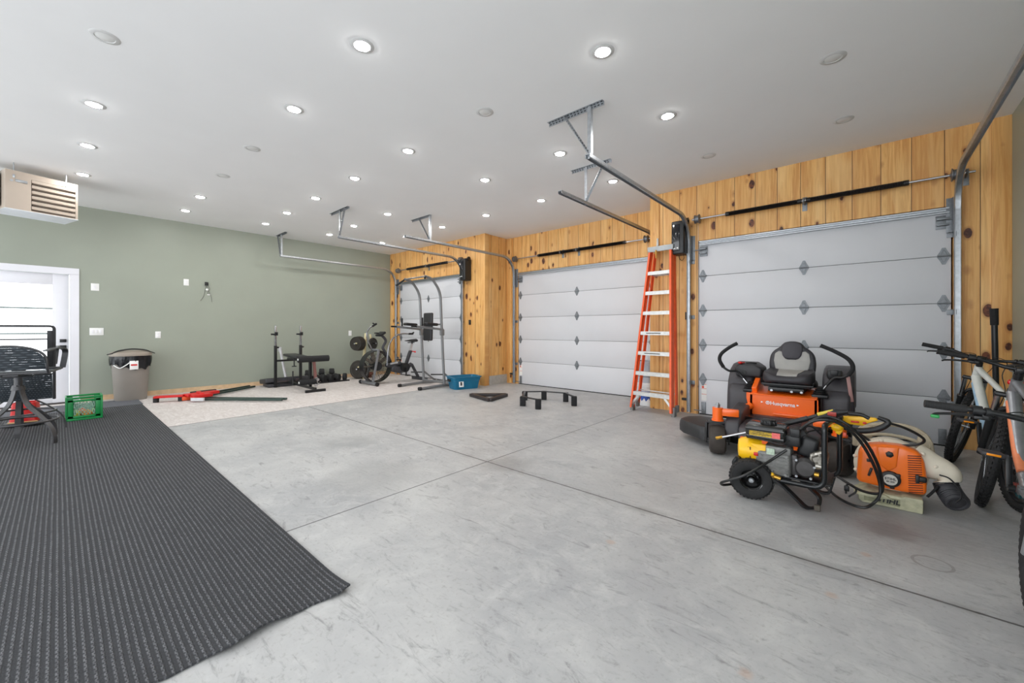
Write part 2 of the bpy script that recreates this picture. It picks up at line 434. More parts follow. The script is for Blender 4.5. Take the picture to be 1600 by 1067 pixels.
struct(MB().boxp(XL-.15, XL+.02, DY0, DY1, 0, .02).build('trim_8', mat('dark_sill', (60, 54, 52), .5), sm=0))
# snowy ground outside the door
struct(MB().boxp(-30, XL-.2, -14, 14, -.2, -.1).build('floor_outside', mat('snow', (238, 240, 244), .8), sm=0))
# ---- overhead garage doors
PAN = mat('white_door_steel', (208, 209, 213), .42, 0, .015, 3, .12, 420)
SEAM = mat('seam_grey', (110, 112, 116), .6, 0, .05)
HNG = mat('hinge_steel', (128, 132, 136), .48, .6, .15, 60)
def hinge(px, y, z, parent, w=.045):
    m = MB()
    pl = [(-.012, -.088), (.012, -.088), (.030, -.045), (.048, -.012), (.048, .012), (.030, .045), (.012, .088), (-.012, .088), (-.030, .045), (-.048, .012), (-.048, -.012), (-.030, -.045)]
    m.prism(pl, (px, y, z), (1, 0, 0), (0, 0, 1), (0, -1, 0), .004)
    m.prism([(p[0]*.55, p[1]*.7) for p in pl], (px, y-.004, z), (1, 0, 0), (0, 0, 1), (0, -1, 0), .007, .002, 1)
    m.cyl((px-w, y-.016, z), (px+w, y-.016, z), .0085, n=10)
    for s in (-1, 1):
        for t in (-1, 1): m.cyl((px+.014*t, y, z+.055*s), (px+.014*t, y-.009, z+.055*s), .006, n=6)
    m.build('hinge', HNG, parent)
def garage_door(n, x0, x1, yf, mids):
    o = bpy.data.objects.new(n, None); COL.objects.link(o); o.location = ((x0+x1)/2, yf+.03, 0); struct(o)
    y0 = yf+.012; H5 = .494
    for i in range(5):
        m = MB(); z0 = i*H5+.012
        m.boxp(x0+.012, x1-.012, y0, y0+.045, z0+.002, z0+H5-.004, .004)
        m.build('panel', PAN, o)
    m = MB(); m.boxp(x0+.014, x1-.014, y0+.012, y0+.03, .01, 2.47); m.build('panel_core', SEAM, o, sm=0)
    m = MB(); m.boxp(x0-.08, x1+.08, yf+.131, yf+.15, -.02, 2.6); m.build('light_block_sheet', SEAM, o, sm=0)  # backing sheet added behind the opening to stop daylight leaking around the door
    m = MB(); m.boxp(x0+.02, x1-.02, y0+.0, y0+.04, -.001, .016); m.build('bottom_seal', RUB, o, sm=0)
    for i in range(1, 5):
        z = i*H5+.011
        for px in [x0+.065]+mids+[x1-.065]: hinge(px, y0, z, o)
    m = MB(); prof = [(0, 0), (0, -.055), (.012, -.055), (.012, -.02), (.028, -.012), (.046, -.012), (.046, -.055), (.058, -.055), (.058, 0)]
    m.prism([(b, a) for a, b in prof], (x0+.03, y0, 2.425), (0, 1, 0), (0, 0, 1), (1, 0, 0), x1-x0-.06)
    m.build('top_strut', GAL, o, sm=0)
    for px, s in ((x0+.075, -1), (x1-.075, 1)):
        m = MB(); m.box((px, y0-.008, 2.34), (.1, .012, .14), .002)
        m.box((px, y0-.04, 2.37), (.09, .05, .022), .003); m.box((px, y0-.04, 2.31), (.09, .05, .022), .003)
        m.cyl((px+.03*s, y0-.045, 2.36), (px+.13*s, y0-.045, 2.36), .007); m.build('roller_bracket', HNG, o)
        m = MB(); m.box((px, y0-.006, .1), (.06, .012, .16), .002); m.cyl((px, y0-.045, .06), (px+.12*s, y0-.045, .06), .007)
        m.build('bottom_bracket', HNG, o)
    for i in range(5):
        if i in (0, 4): continue
        for px, s in ((x0+.065, -1), (x1-.065, 1)): pass
    # warning sticker strip at the lower left
    m = MB(); m.boxp(x0+.045, x0+.115, y0-.0012, y0+.002, .2, .44); st = m.build('warning_sticker', mat('sticker_white', (232, 230, 226), .5, 0, .02), o, sm=0)
    m = MB()
    for z in (.43, .37, .29): m.boxp(x0+.047, x0+.113, y0-.002, y0, z, z+.006)
    m.boxp(x0+.05, x0+.08, y0-.002, y0, .38, .41); m.build('sticker_print', mat('sticker_red', (214, 84, 60), .5), st, sm=0)
    return o
garage_door('door_2', RD[0], RD[1], YF, [-.577])
garage_door('door_3', MD[0], MD[1], YM, [-4.33])
garage_door('door_4', LD[0], LD[1], YF, [-8.2])
# ---- tracks
CP = [(-.028, 0), (.028, 0), (.028, .018), (.024, .018), (.024, .004), (-.024, .004), (-.024, .046), (.028, .050), (.028, .054), (-.028, .050)]
def track(x, yf, yend, s, label, hang_y, strap, diag):
    """s = +1: the open side of the channel faces +x"""
    t = thing('garage_door_track', label, 'track', (x, yf-.06, 0), group=None)
    R = .38; yv = yf-.055; zt = 2.83
    prof = [(-.026, -.012), (.026, -.012), (.026, .012), (.020, .018), (.020, -.006), (-.020, -.006), (-.020, .018), (-.026, .012)]
    def chan(P):
        m = MB(); m.sweep(P, prof, (1, 0, 0)); return m
    prof = [(a*1.0, b*1.35) for a, b in prof]
    chan([(x, yv, .02), (x, yv, zt-R)]).build('vertical_track', GAL, t)
    arc = [(x, yv-R+R*math.cos(a), zt-R+R*math.sin(a)) for a in [i*PI/24 for i in range(13)]]
    chan([(x, yv, zt-R)]+arc[1:]).build('curved_track', GAL, t)
    chan([arc[-1], (x, yend, zt)]).build('horizontal_track', GAL, t)
    for z in (.45, 1.4, 2.2):
        m = MB(); m.box((x-.035*s, yf-.004, z), (.07, .006, .055), .001); m.box((x-.008*s, yf-.03, z), (.004, .055, .05), 0)
        m.build('wall_bracket', HNG, t)
    # angle bracket along the upper jamb
    m = MB(); m.box((x+.05*s*-1, yf-.004, 2.4), (.05, .006, .36), .001); m.box((x-.03*s, yf-.028, 2.4), (.004, .05, .36)); m.build('jamb_angle', HNG, t)
    # ceiling hanger: perforated strap, drop and brace
    ang = lambda a, b, up, w=.034: (lambda m: (m.beam(a, b, w, .004, up), m.beam(V(a)+V(up)*0, b, .004, w, up), m)[-1])(MB())
    xs0, xs1 = strap
    m = MB(); m.boxp(xs0, xs1, hang_y-.019, hang_y+.019, CH-.004, CH); m.boxp(xs0, xs1, hang_y+.016, hang_y+.02, CH-.036, CH)
    st = m.build('ceiling_strap', GAL, t, sm=0)
    m = MB(); n = int((xs1-xs0)/.036)
    for i in range(n): m.box((xs0+.02+i*.036, hang_y-.0, CH-.0055), (.018, .012, .003), 0); m.box((xs0+.02+i*.036, hang_y+.0145, CH-.02), (.018, .003, .011), 0)
    m.build('slots', mat('slot_shadow_steel', (70, 72, 75), .6, .5), st, sm=0)
    m = MB(); m.boxp(x-.018, x+.018, hang_y-.002, hang_y+.002, zt-.02, CH-.004); m.boxp(x-.018*s-.002, x-.018*s+.002, hang_y-.0, hang_y+.034, zt-.02, CH-.004)
    m.build('drop_angle', GAL, t, sm=0)
    m = MB(); m.beam((x, hang_y-.006, zt+.02), (diag, hang_y-.006, CH-.01), .004, .03, (0, 1, 0)); m.beam((x+.0, hang_y+.006, zt+.02), (diag, hang_y+.006, CH-.01), .024, .004, (0, 1, 0))
    b = m.build('brace_angle', GAL, t, sm=0)
    m = MB(); a = V((x, hang_y-.009, zt+.04)); c = V((diag, hang_y-.009, CH-.02)); n = int((c-a).length/.034)
    for i in range(n):
        p = a.lerp(c, (i+.5)/n); m.box(p, (.010, .003, .014))
    m.build('slots', MATS['slot_shadow_steel'], b, sm=0)
    return t
track(-1.93, YF, 3.24, -1, 'steel track with ceiling hanger, left side of the right-hand garage door', 3.27, (-2.40, -1.786), -2.2)
track(.70, YF, 3.24, 1, 'steel track rising overhead at the right side of the right-hand garage door', 3.27, (.4, 1.0), .9)
track(-5.94, YM, 3.95, -1, 'steel track at the left side of the middle garage door, beside the pine pier', 4.46, (-6.5, -5.912), -6.25)
track(-2.68, YM, 3.88, 1, 'steel track at the right side of the middle garage door, behind the ladder', 4.46, (-2.90, -2.33), -2.42)
track(-6.86, YF, 3.22, 1, 'steel track at the right side of the far left garage door', 3.24, (-7.22, -6.54), -6.66)
track(-9.56, YF, 3.20, -1, 'steel track along the green wall, left side of the far left garage door', 3.21, (-9.80, -9.245), -9.72)
# ---- torsion springs
def spring_mat():
    m = bpy.data.materials.new('oiled_spring_steel'); nt, N, L, B = nodes_of(m)
    B.inputs['Base Color'].default_value = (*lin((34, 34, 36)), 1); B.inputs['Roughness'].default_value = .35; B.inputs['Metallic'].default_value = .6
    return m
SPR = spring_mat()
def torsion(x0, x1, yf, segs, brackets, label):
    y = yf-.1; z = 2.79
    t = thing('torsion_spring_assembly', label, 'spring', ((x0+x1)/2, y, z))
    MB().cyl((x0, y, z), (x1, y, z), .0127).build('shaft', STL, t)
    for a, b in segs:
        m = MB(); pitch = .0125; n = int((b-a)/pitch); P = []
        for i in range(n*8+1):
            w = 2*PI*i/8; P.append((a+(b-a)*i/(n*8), y+.026*math.cos(w), z+.026*math.sin(w)))
        m.sweepc(P, .0062, 4); m.build('spring', SPR, t)
        m = MB()
        for e, s in ((a, 1), (b, -1)): m.cyl((e-.012*s, y, z), (e+.03*s, y, z), .03, n=14); m.box((e+.0*s, y-.03, z), (.02, .012, .012))
        m.build('winding_cone', BLKM, t)
    for bx in brackets:
        m = MB(); m.box((bx, yf-.004, z-.02), (.05, .006, .17), .001); m.box((bx, yf-.055, z), (.005, .11, .07), .001); m.torus((bx, y, z), (1, 0, 0), .03, .009, 18, 8)
        m.build('bearing_plate', HNG, t)
    for dx, s in ((x0+.07, 1), (x1-.13, -1)):
        m = MB(); m.lathe([(.02, -.035), (.062, -.03), (.062, -.024), (.052, -.02), (.052, .02), (.066, .026), (.066, .032), (.03, .035), (.013, .045)], (dx, y, z), (s, 0, 0), 22)
        m.build('cable_drum', mat('cast_aluminium', (120, 122, 126), .45, .7), t)
        cx = x0+.055 if s > 0 else x1-.1
        m = MB(); m.cyl((dx, y+.05, z), (dx, y+.07, .12), .002, n=5); m.build('lift_cable', GAL, t)
    return t
torsion(-1.87, .815, YF, [(-1.42, -.6), (-.535, .333)], [-.567, .76], 'black torsion springs on shaft above the right-hand garage door')
torsion(-5.95, -2.72, YM, [(-5.21, -4.3), (-4.24, -3.25)], [-4.27, -4.65], 'black torsion springs on shaft above the middle garage door')
torsion(-9.46, -6.72, YF, [(-8.95, -8.2), (-8.1, -7.35)], [-8.15], 'black torsion springs on shaft above the far left garage door')
# ---- jackshaft openers
def opener(x, yf, label, glossy):
    t = thing('garage_door_opener', label, 'door opener', (x, yf, 2.3))
    m = MB(); m.boxp(x-.09, x+.09, yf-.2, yf-.002, 2.31, 2.79, .02, 3); m.build('housing', BLK, t)
    m = MB(); m.boxp(x-.075, x+.03, yf-.214, yf-.19, 2.36, 2.74, .01); p = m.build('front_cover', mat('gloss_black', (18, 19, 24), .12, 0, .1, 9, coat=.5), t)
    m = MB(); m.box((x-.04, yf-.216, 2.39), (.03, .006, .012)); m.box((x+.005, yf-.216, 2.395), (.02, .006, .02)); m.build('indicator_light', WPL, p)
    m = MB(); m.cyl((x-.05, yf-.1, 2.79), (x+.13, yf-.1, 2.79), .02); m.cyl((x+.09, yf-.1, 2.79), (x+.12, yf-.1, 2.79), .045, n=20); m.build('drive_sleeve', BLKM, t)
    m = MB(); m.tube([(x+.05, yf-.1, 2.31), (x+.06, yf-.1, 2.26), (x+.02, yf-.08, 2.23), (x-.02, yf-.06, 2.27), (x-.03, yf-.05, 2.31)], .004, 6); m.build('cable', BLK, t)
    return t
opener(-2.04, YF, 'black box opener on the pine wall, just right of the ladder top', 1)
opener(-6.70, YF, 'black box opener on the pine wall, right of the far left garage door', 1)
def wallbtn(name, label, cat, c, d, mt=BLK, extra=None):
    t = thing(name, label, cat, c)
    m = MB(); m.box(c, d, min(d)*.25); m.build('case', mt, t)
    if extra: extra(t)
    return t
def keys(c): 
    def f(t):
        m = MB(); m.box((c[0], c[1]-.012, c[2]+.018), (.03, .006, .02), .002); m.build('button', DGR, t)
    return f
c = onY(1074, 493.5, YF-.012); wallbtn('wall_control', 'small black door control on the pine wall, right of the ladder', 'switch', c, (.06, .022, .11), BLK, keys(c))
c = onY(734, 503.5, YF-.012); wallbtn('wall_control', 'small black door control on the pine pier by the far left garage door', 'switch', c, (.06, .022, .11), BLK, keys(c))
def eye(c, label):
    t = thing('safety_sensor', label, 'sensor', c)
    m = MB(); m.box(c, (.09, .03, .035), .008); m.build('case', BLK, t)
    m = MB(); m.box((c[0]+.04, c[1]+.01, c[2]), (.03, .05, .05), .002); m.build('bracket', BLKM, t)
eye(V((-1.99, YF-.03, .2)), 'black safety sensor low beside the right-hand garage door track, right of the ladder')
eye(V((-6.02, YM-.05, .22)), 'black safety sensor low at the left of the middle garage door')
eye(V((-6.80, YF-.03, .18)), 'black safety sensor low at the right of the far left garage door')
# ================================================================= recessed lights
LENS = bpy.data.materials.new('lit_lens'); nt, N, L, B = nodes_of(LENS)
B.inputs['Base Color'].default_value = (1, 1, 1, 1); B.inputs['Emission Color'].default_value = (1, .985, .96, 1); B.inputs['Emission Strength'].default_value = LAMP
LOFF = mat('unlit_lens', (224, 224, 222), .5, 0, .01, 4)
RING = mat('light_trim_ring', (204, 204, 203), .5, 0, .01, 4)
cols = [-8.86, -7.72, -6.45, -5.24, -3.98, -2.70, -1.45, -.18]
cols2 = {0: [-8.86, -7.87, -6.6, -5.35, -4.056], 1: [-8.922, -7.826, -6.52, -5.282, -4.047, -2.767], 2: [-8.845, -7.736, -6.531, -5.27, -4.0, -2.733, -1.477], 3: [-8.80, -7.705, -6.459, -5.22, -3.972, -2.711, -1.448, -.189], 4: [-8.715, -7.716, -6.444, -5.186, -3.927, -2.664, -1.414, -.167]}
ry = [.22, 1.475, 2.70, 3.93, 5.155]
skip = {(0, 0)}
off = {(0, 4), (1, 2), (1, 3), (2, 5), (3, 7), (4, 6), (4, 7)}
hidden = {(3, 3)}
rown = ['the row nearest the camera', 'second row from the camera', 'the middle row', 'second row from garage doors', 'row nearest garage doors']
ordn = ['first', 'second', 'third', 'fourth', 'fifth', 'sixth', 'seventh', 'eighth']
for r in range(5):
    for k, x in enumerate(cols2[r]):
        if (r, k) in skip or (r, k) in hidden: continue
        lit = (r, k) not in off; y = ry[r]
        t = thing('recessed_light', ('lit' if lit else 'unlit')+' round ceiling light, '+ordn[k]+' from far green wall, '+rown[r], 'ceiling light', (x, y, CH), group='round recessed ceiling lights')
        MB().lathe([(.052, -.001), (.056, -.006), (.078, -.004), (.084, 0)], (x, y, CH), (0, 0, 1), 32).build('trim_ring', RING, t)
        if lit: MB().lathe([(0, -.014), (.03, -.012), (.046, -.008), (.054, -.003), (.054, 0)], (x, y, CH), (0, 0, 1), 24).build('lens', LENS, t)
        else: MB().lathe([(0, -.004), (.05, -.004), (.054, -.002), (.054, 0)], (x, y, CH), (0, 0, 1), 24).build('lens', LOFF, t)
# ================================================================= wall plates
def plate(u, v, w, h, label, kind):
    c = onX(u, v, XL+.004)
    t = thing('switch_plate' if kind != 'outlet' else 'wall_outlet', label, 'switch' if kind != 'outlet' else 'outlet', c)
    m = MB(); m.box(c, (.008, w, h), .003); m.build('cover_plate', WPL, t)
    m = MB()
    if kind == 'switch':
        for dy in (-.046, 0, .046): m.box(c+V((.005, dy, 0)), (.006, .033, .066), .001)
        m.build('rocker', WHT, t)
    elif kind == 'outlet':
        for dz in (-.02, .02): m.box(c+V((.005, 0, dz)), (.004, .034, .028), .004)
        m.build('socket', WHT, t)
    else:
        m.box(c+V((.004, 0, 0)), (.004, .03, .05), .002); m.build('insert', WHT, t)
plate(148.5, 448.5, .1, .125, 'white wall plate high on the green wall, above the light switches', 'plate')
plate(151, 518, .17, .125, 'wide white triple switch plate beside the entrance door', 'switch')
plate(247, 523, .08, .125, 'white outlet on green wall, up and right of the grey trash can', 'outlet')
plate(291, 441, .08, .125, 'white outlet high on the green wall, left of the hanging cable', 'outlet')
plate(547, 520.5, .08, .13, 'white outlet on green wall above the weight plates', 'outlet')
c = onX(322.5, 443.5, XL+.01)
t = thing('wall_cable', 'thin wires hanging from a small black box on the green wall', 'cable', c)
m = MB(); m.box(c+V((.01, 0, 0)), (.03, .055, .07), .004); m.build('junction_box', BLK, t)
c2 = onX(323.5, 452.5, XL+.02)
m = MB(); m.ell(c2, (.015, .022, .022)); m.box(onX(326, 460.5, XL+.01), (.01, .05, .02), .003); m.build('connector', WPL, t)
m = MB()
for pts in (((322, 447), (320, 455), (318, 463), (313, 470)), ((323, 447), (326, 455), (330, 463), (331, 472)), ((325, 446), (328, 452), (324, 458), (330, 461))):
    m.tube([onX(u, v, XL+.006) for u, v in pts], .0045, 6)
m.build('wire', mat('wire_grey', (120, 122, 116), .5), t)
# small holes and marks left by a removed wall mount
# ================================================================= unit heater
HB = mat('heater_beige_enamel', (182, 168, 154), .35, 0, .03, 6)
HG = mat('heater_grey_metal', (212, 216, 220), .35, .3, .05, 10)
A = V((-7.92, -.43, 0)); Bp = V((-8.09, .18, 0)); dx = (Bp-A).normalized(); bk = V((-dx.y, dx.x, 0))
bk = V((-.965, -.26, 0)).normalized()
hz0, hz1 = 2.72, 3.20; Wd = (Bp-A).length; Dp = .46
t = thing('unit_heater', 'beige louvered heater hanging from the ceiling above the entrance door', 'heater', (A+Bp)/2+bk*Dp/2+V((0, 0, 2.72)))
def HP(a, b, z): return A+dx*a+bk*b+V((0, 0, z))
def hbox(m, a0, a1, b0, b1, z0, z1, r=0.0):
    P = [HP(a, b, 0) for a, b in ((a0, b0), (a1, b0), (a1, b1), (a0, b1))]
    m.prism([(0, 0)], (0, 0, 0), (1, 0, 0), (0, 1, 0), (0, 0, 1), 0) if False else None
    vs = [V((p.x, p.y, z0)) for p in P]+[V((p.x, p.y, z1)) for p in P]
    m._add(vs, [(3, 2, 1, 0), (4, 5, 6, 7), (0, 1, 5, 4), (1, 2, 6, 5), (2, 3, 7, 6), (3, 0, 4, 7)])
m = MB(); s0 = Wd*.335
hbox(m, 0, s0, 0, Dp, hz0, hz1); hbox(m, s0, Wd, .10, Dp, hz0, hz1); hbox(m, s0, Wd-.02, 0, .10, hz1-.07, hz1); hbox(m, s0, Wd-.02, 0, .10, hz0, hz0+.012); hbox(m, Wd-.022, Wd, 0, .10, hz0, hz1)
m.build('cabinet', HB, t, sm=0)
m = MB(); hbox(m, s0+.003, Wd-.024, .094, .099, hz0+.01, hz1-.07); m.build('heat_exchanger', mat('heater_dark', (52, 44, 44), .6, .3), t, sm=0)
for i in range(6):
    z = hz0+.045+i*.067
    m = MB(); a0, a1 = s0+.004, Wd-.026
    P = [HP(a0, -.004, z+.022), HP(a1, -.004, z+.022), HP(a1, .05, z-.02), HP(a0, .05, z-.02)]; Q = [p+V((0, 0, .005)) for p in P]
    P2 = [HP(a0, -.004, z+.022), HP(a1, -.004, z+.022), HP(a1, -.004, z-.010), HP(a0, -.004, z-.010)]; Q2 = [p+bk*.003 for p in P2]
    for X, Y in ((P, Q), (P2, Q2)): m._add(X+Y, [(3, 2, 1, 0), (4, 5, 6, 7), (0, 1, 5, 4), (1, 2, 6, 5), (2, 3, 7, 6), (3, 0, 4, 7)])
    m.build('louver', HB, t, sm=0)
m = MB(); hbox(m, -.004, Wd+.004, -.004, Dp+.004, hz0-.006, hz0+.002); m.build('bottom_pan', HG, t, sm=0)
for a in (.07, Wd-.11):
    m = MB(); m.cyl(HP(a, .01, hz1-.06), HP(a, .01, CH), .006, n=8); m.box(HP(a, .004, hz1-.07), (.02, .02, .04), .002); m.build('hanger_rod', GAL, t)
m = MB(); m.cyl(HP(.05, -.004, hz1-.13), HP(.05, 0, hz1-.13), .014); m.cyl(HP(.05, -.008, hz1-.13), HP(.05, 0, hz1-.13), .008); m.box(HP(.13, -.003, hz1-.12), (.004, .1, .035), .002, Euler((0, 0, math.atan2(dx.y, dx.x)-PI/2))); m.build('badge', GAL, t)
m = MB(); hbox(m, -.16, -.012, .14, Dp-.04, hz0+.04, hz1-.02); m.build('fan_housing', mat('heater_vent', (150, 152, 146), .5, .2), t, sm=0)
m = MB(); m.cyl(HP(Wd*.5, Dp, hz1-.12), HP(Wd*.5, Dp+.25, hz1-.12), .05, n=20); m.cyl(HP(Wd*.5, Dp+.25, hz1-.12), V((*HP(Wd*.5, Dp+.25, 0).xy, CH)), .05, n=20); m.build('flue_pipe', GAL, t)
# ================================================================= rug and entrance mat
def ribbed(name, axis, c1, c2):
    m = bpy.data.materials.new(name); nt, N, L, B = nodes_of(m)
    tc = N.new('ShaderNodeTexCoord'); P = tc.outputs['Object']; sp = N.new('ShaderNodeSeparateXYZ'); L.new(P, sp.inputs[0])
    a, b = (sp.outputs[1], sp.outputs[0]) if axis == 0 else (sp.outputs[0], sp.outputs[1])
    w = noise(nt, P, 3, 2); a2 = mth(nt, 'ADD', a, mth(nt, 'MULTIPLY', w, .004))
    rib = mth(nt, 'ABSOLUTE', mth(nt, 'SUBTRACT', mth(nt, 'FRACT', mth(nt, 'MULTIPLY', a2, 44)), .5))
    row = mth(nt, 'FLOOR', mth(nt, 'MULTIPLY', a2, 44))
    dash = mth(nt, 'ABSOLUTE', mth(nt, 'SUBTRACT', mth(nt, 'FRACT', mth(nt, 'ADD', mth(nt, 'MULTIPLY', b, 34), mth(nt, 'MULTIPLY', row, .5))), .5))
    pat = mth(nt, 'MULTIPLY', smooth(nt, rib, .2, .42), mth(nt, 'ADD', .12, mth(nt, 'MULTIPLY', smooth(nt, dash, .08, .26), .95)))
    fz = noise(nt, P, 420, 3, .7); fz2 = noise(nt, P, 60, 4, .7); br = noise(nt, P, 1.3, 4, .6)
    f = mth(nt, 'MULTIPLY', pat, mth(nt, 'ADD', .35, smooth(nt, fz2, .35, .7)), clamp=True)
    c = mixc(nt, f, lin(c1), lin(c2))
    c = mixc(nt, mth(nt, 'MULTIPLY', smooth(nt, fz, .5, .8), .35), c, lin((150, 150, 152)))
    c = mixc(nt, mth(nt, 'MULTIPLY', smooth(nt, br, .5, .8), .25), c, lin((62, 62, 66)))
    L.new(c, B.inputs['Base Color']); B.inputs['Roughness'].default_value = .9; B.inputs['Specular IOR Level'].default_value = .25
    bp = N.new('ShaderNodeBump'); bp.inputs['Strength'].default_value = .8; bp.inputs['Distance'].default_value = .006
    L.new(mth(nt, 'ADD', pat, mth(nt, 'MULTIPLY', fz, .4)), bp.inputs['Height']); L.new(bp.outputs['Normal'], B.inputs['Normal'])
    return m
RUG = ribbed('charcoal_ribbed_carpet', 0, (56, 57, 60), (112, 113, 116)); MAT2 = ribbed('slate_ribbed_mat', 1, (96, 98, 104), (128, 131, 138))
def sheet(name, x0, x1, y0, y1, mt, label, cat, nx, ny, fz, edge):
    m = MB(); top = {}; vs = []; F = []
    for i in range(nx+1):
        for j in range(ny+1):
            x = x0+(x1-x0)*i/nx; y = y0+(y1-y0)*j/ny
            x, y = edge(x, y, i/nx, j/ny); vs.append(V((x, y, fz(x, y, i/nx, j/ny))))
    n = ny+1
    for i in range(nx):
        for j in range(ny): F.append((i*n+j, (i+1)*n+j, (i+1)*n+j+1, i*n+j+1))
    k = len(vs)
    vs += [v-V((0, 0, .0075)) for v in vs]
    F += [tuple(k+q for q in f[::-1]) for f in F]
    for i in range(nx):
        F.append((i*n, k+i*n, k+(i+1)*n, (i+1)*n)); F.append((i*n+ny, (i+1)*n+ny, k+(i+1)*n+ny, k+i*n+ny))
    for j in range(ny):
        F.append((j, j+1, k+j+1, k+j)); F.append((nx*n+j, k+nx*n+j, k+nx*n+j+1, nx*n+j+1))
    m._add(vs, F); o = m.build(name, mt); return tag(o, label, cat)
def rz(x, y, a, b):
    e = max(0, 1-(x1r-x)/.25) if x > x1r-.25 else 0
    return .009+e*e*(.012+.012*math.sin(y*14+.6))
x1r = -1.82
sheet('ribbed_rug', -8.84, x1r, -1.6, .905, RUG, 'long charcoal ribbed rug with a wavy near end on the concrete floor', 'rug', 150, 46, rz,
      lambda x, y, a, b: (x+(.012*math.sin(y*15+1)+.008*math.sin(y*31) if a > .999 else 0), y))
sheet('floor_mat', -9.62, -8.86, -1.5, .92, MAT2, 'slate grey entrance mat between the rug and the entrance door', 'mat', 10, 24, lambda x, y, a, b: .009, lambda x, y, a, b: (x, y))
# ================================================================= trash can
cx, cy = -9.60, .84
t = thing('trash_can', 'grey plastic trash can with black bag folded under its lid, by the green wall', 'trash can', (cx, cy, 0))
ang = math.atan2(cy, cx)
TG = mat('warm_grey_plastic', (140, 134, 127), .42, 0, .03, 6)
def oval(rx, ry_, z, n=40, e=2.6):
    out = []; rx *= .79; ry_ *= .79
    for i in range(n):
        a = 2*PI*i/n; c_, s_ = math.cos(a), math.sin(a)
        px = rx*abs(c_)**(2/e)*(1 if c_ > 0 else -1); py = ry_*abs(s_)**(2/e)*(1 if s_ > 0 else -1)
        out.append(V((cx+py, cy+px, z)))
    return out
m = MB(); m.loft([oval(.255, .20, 0), oval(.265, .21, .02), oval(.315, .25, .70), oval(.33, .262, .71), oval(.33, .262, .76)]); m.build('body', TG, t)
m = MB(); random.seed(3)
def bag(rx, ry_, z, amp, zi=0):
    R = oval(rx, ry_, z, 80)
    for i, p in enumerate(R):
        f = amp*(math.sin(i*1.1)+.6*math.sin(i*2.7+1)); d = (p-V((cx, cy, z))).normalized(); p += d*f; p.z += zi*(math.sin(i*.16+2.2)*.05+.02*math.sin(i*.9))
    return R
m.loft([bag(.337, .27, .775, .001), bag(.342, .275, .72, .004), bag(.337, .27, .66, .006, .5), bag(.330, .262, .585, .005, 1)], cap=False)
m.build('trash_bag', mat('black_bag_film', (22, 24, 28), .22, 0, .3, 30, .6, 30), t, sm=60)
m = MB(); m.loft([oval(.345, .275, .765), oval(.35, .28, .79), oval(.33, .262, .825), oval(.24, .19, .855), oval(.08, .06, .862)]); m.build('lid', mat('taupe_plastic', (152, 142, 130), .4, 0, .03, 6), t)
m = MB(); m.tube([(cx+.10, cy-.30, .80), (cx+.13, cy-.24, .82), (cx+.14, cy-.16, .86), (cx+.145, cy, .885), (cx+.14, cy+.16, .865), (cx+.13, cy+.24, .83), (cx+.10, cy+.30, .80)], [.008, .008, .011, .011, .011, .008, .008], 8); m.build('handle', BLK, t)
m = MB(); m.tube([(cx+.15, cy-.225, .62), (cx+.205, cy-.16, .57), (cx+.218, cy-.10, .6), (cx+.216, cy-.03, .66)], .008, 8); m.build('bail', WPL, t)
m = MB(); m.box((cx+.222, cy+.02, .61), (.006, .11, .15), .002, Euler((0, -.06, 0))); lb = m.build('label_tag', WPL, t)
m = MB(); m.box((cx+.227, cy+.02, .615), (.003, .08, .025), 0, Euler((0, -.06, 0))); m.box((cx+.224, cy+.02, .57), (.003, .06, .012), 0, Euler((0, -.06, 0))); m.build('label_print', RED, lb)
# ================================================================= milk crate with balls
CG = mat('green_crate_plastic', (24, 142, 74), .35, 0, .06, 12)
t = thing('milk_crate', 'green plastic milk crate standing on the rug', 'crate', (-7.98, .26, .01), rz=math.radians(58.3-90+0))
# local: x = width along the face, y = depth away from camera, z up
t.location = (-7.87, .235, .01); t.rotation_euler = (0, 0, math.radians(90))
W2, D2, H2 = .172, .30, .31
M0 = Matrix.Translation((-.0, .0, 0))
m = MB()
def L_(x, y, z): return V((x, y, z))
for sx in (-1, 1):
    for yy in (0, D2): m.box((sx*(W2-.009), yy, H2/2), (.02, .02, H2), .004)
for zz in (.012, H2-.012):
    for yy in (0, D2): m.box((0, yy, zz), (W2*2, .018, .024), .003)
    for sx in (-1, 1): m.box((sx*(W2-.006), D2/2, zz), (.016, D2, .024), .003)
for zz in (.045, H2-.05):
    for yy in (0, D2): m.box((0, yy, zz), (W2*2-.02, .012, .03), .002)
for sx in (-1, 1):
    m.box((sx*(W2-.045), 0, H2/2), (.05, .012, H2-.03), .002); m.box((sx*(W2-.045), D2, H2/2), (.05, .012, H2-.03), .002)
    for i in range(7): m.box((sx*(W2-.006), .03+i*.042, H2/2), (.008, .012, H2-.02), 0)
    for z in (.09, .16, .23): m.box((sx*(W2-.006), D2/2, z), (.008, D2, .02), 0)
m.box((0, D2/2, .006), (W2*2-.02, D2, .008), 0); 
m.build('frame', CG, t, world=False)
for yy in (0, D2):
  m = MB()
  for i in range(-6, 7):
    for s in (-1, 1):
        a = V((i*.035-.06*s*1.0, -.0, .07)); b = V((i*.035+.06*s, -.0, H2-.075))
        # clip to window
        xm = W2-.07
        if abs(a.x) > xm+.02 and abs(b.x) > xm+.02: continue
        m.beam((max(-xm, min(xm, a.x)), yy, a.z), (max(-xm, min(xm, b.x)), yy, b.z), .007, .007, (0, 1, 0))
  m.build('lattice', mat('pale_green_lattice', (150, 196, 172), .4, 0, .03), t, world=False)
tw = xf(t)
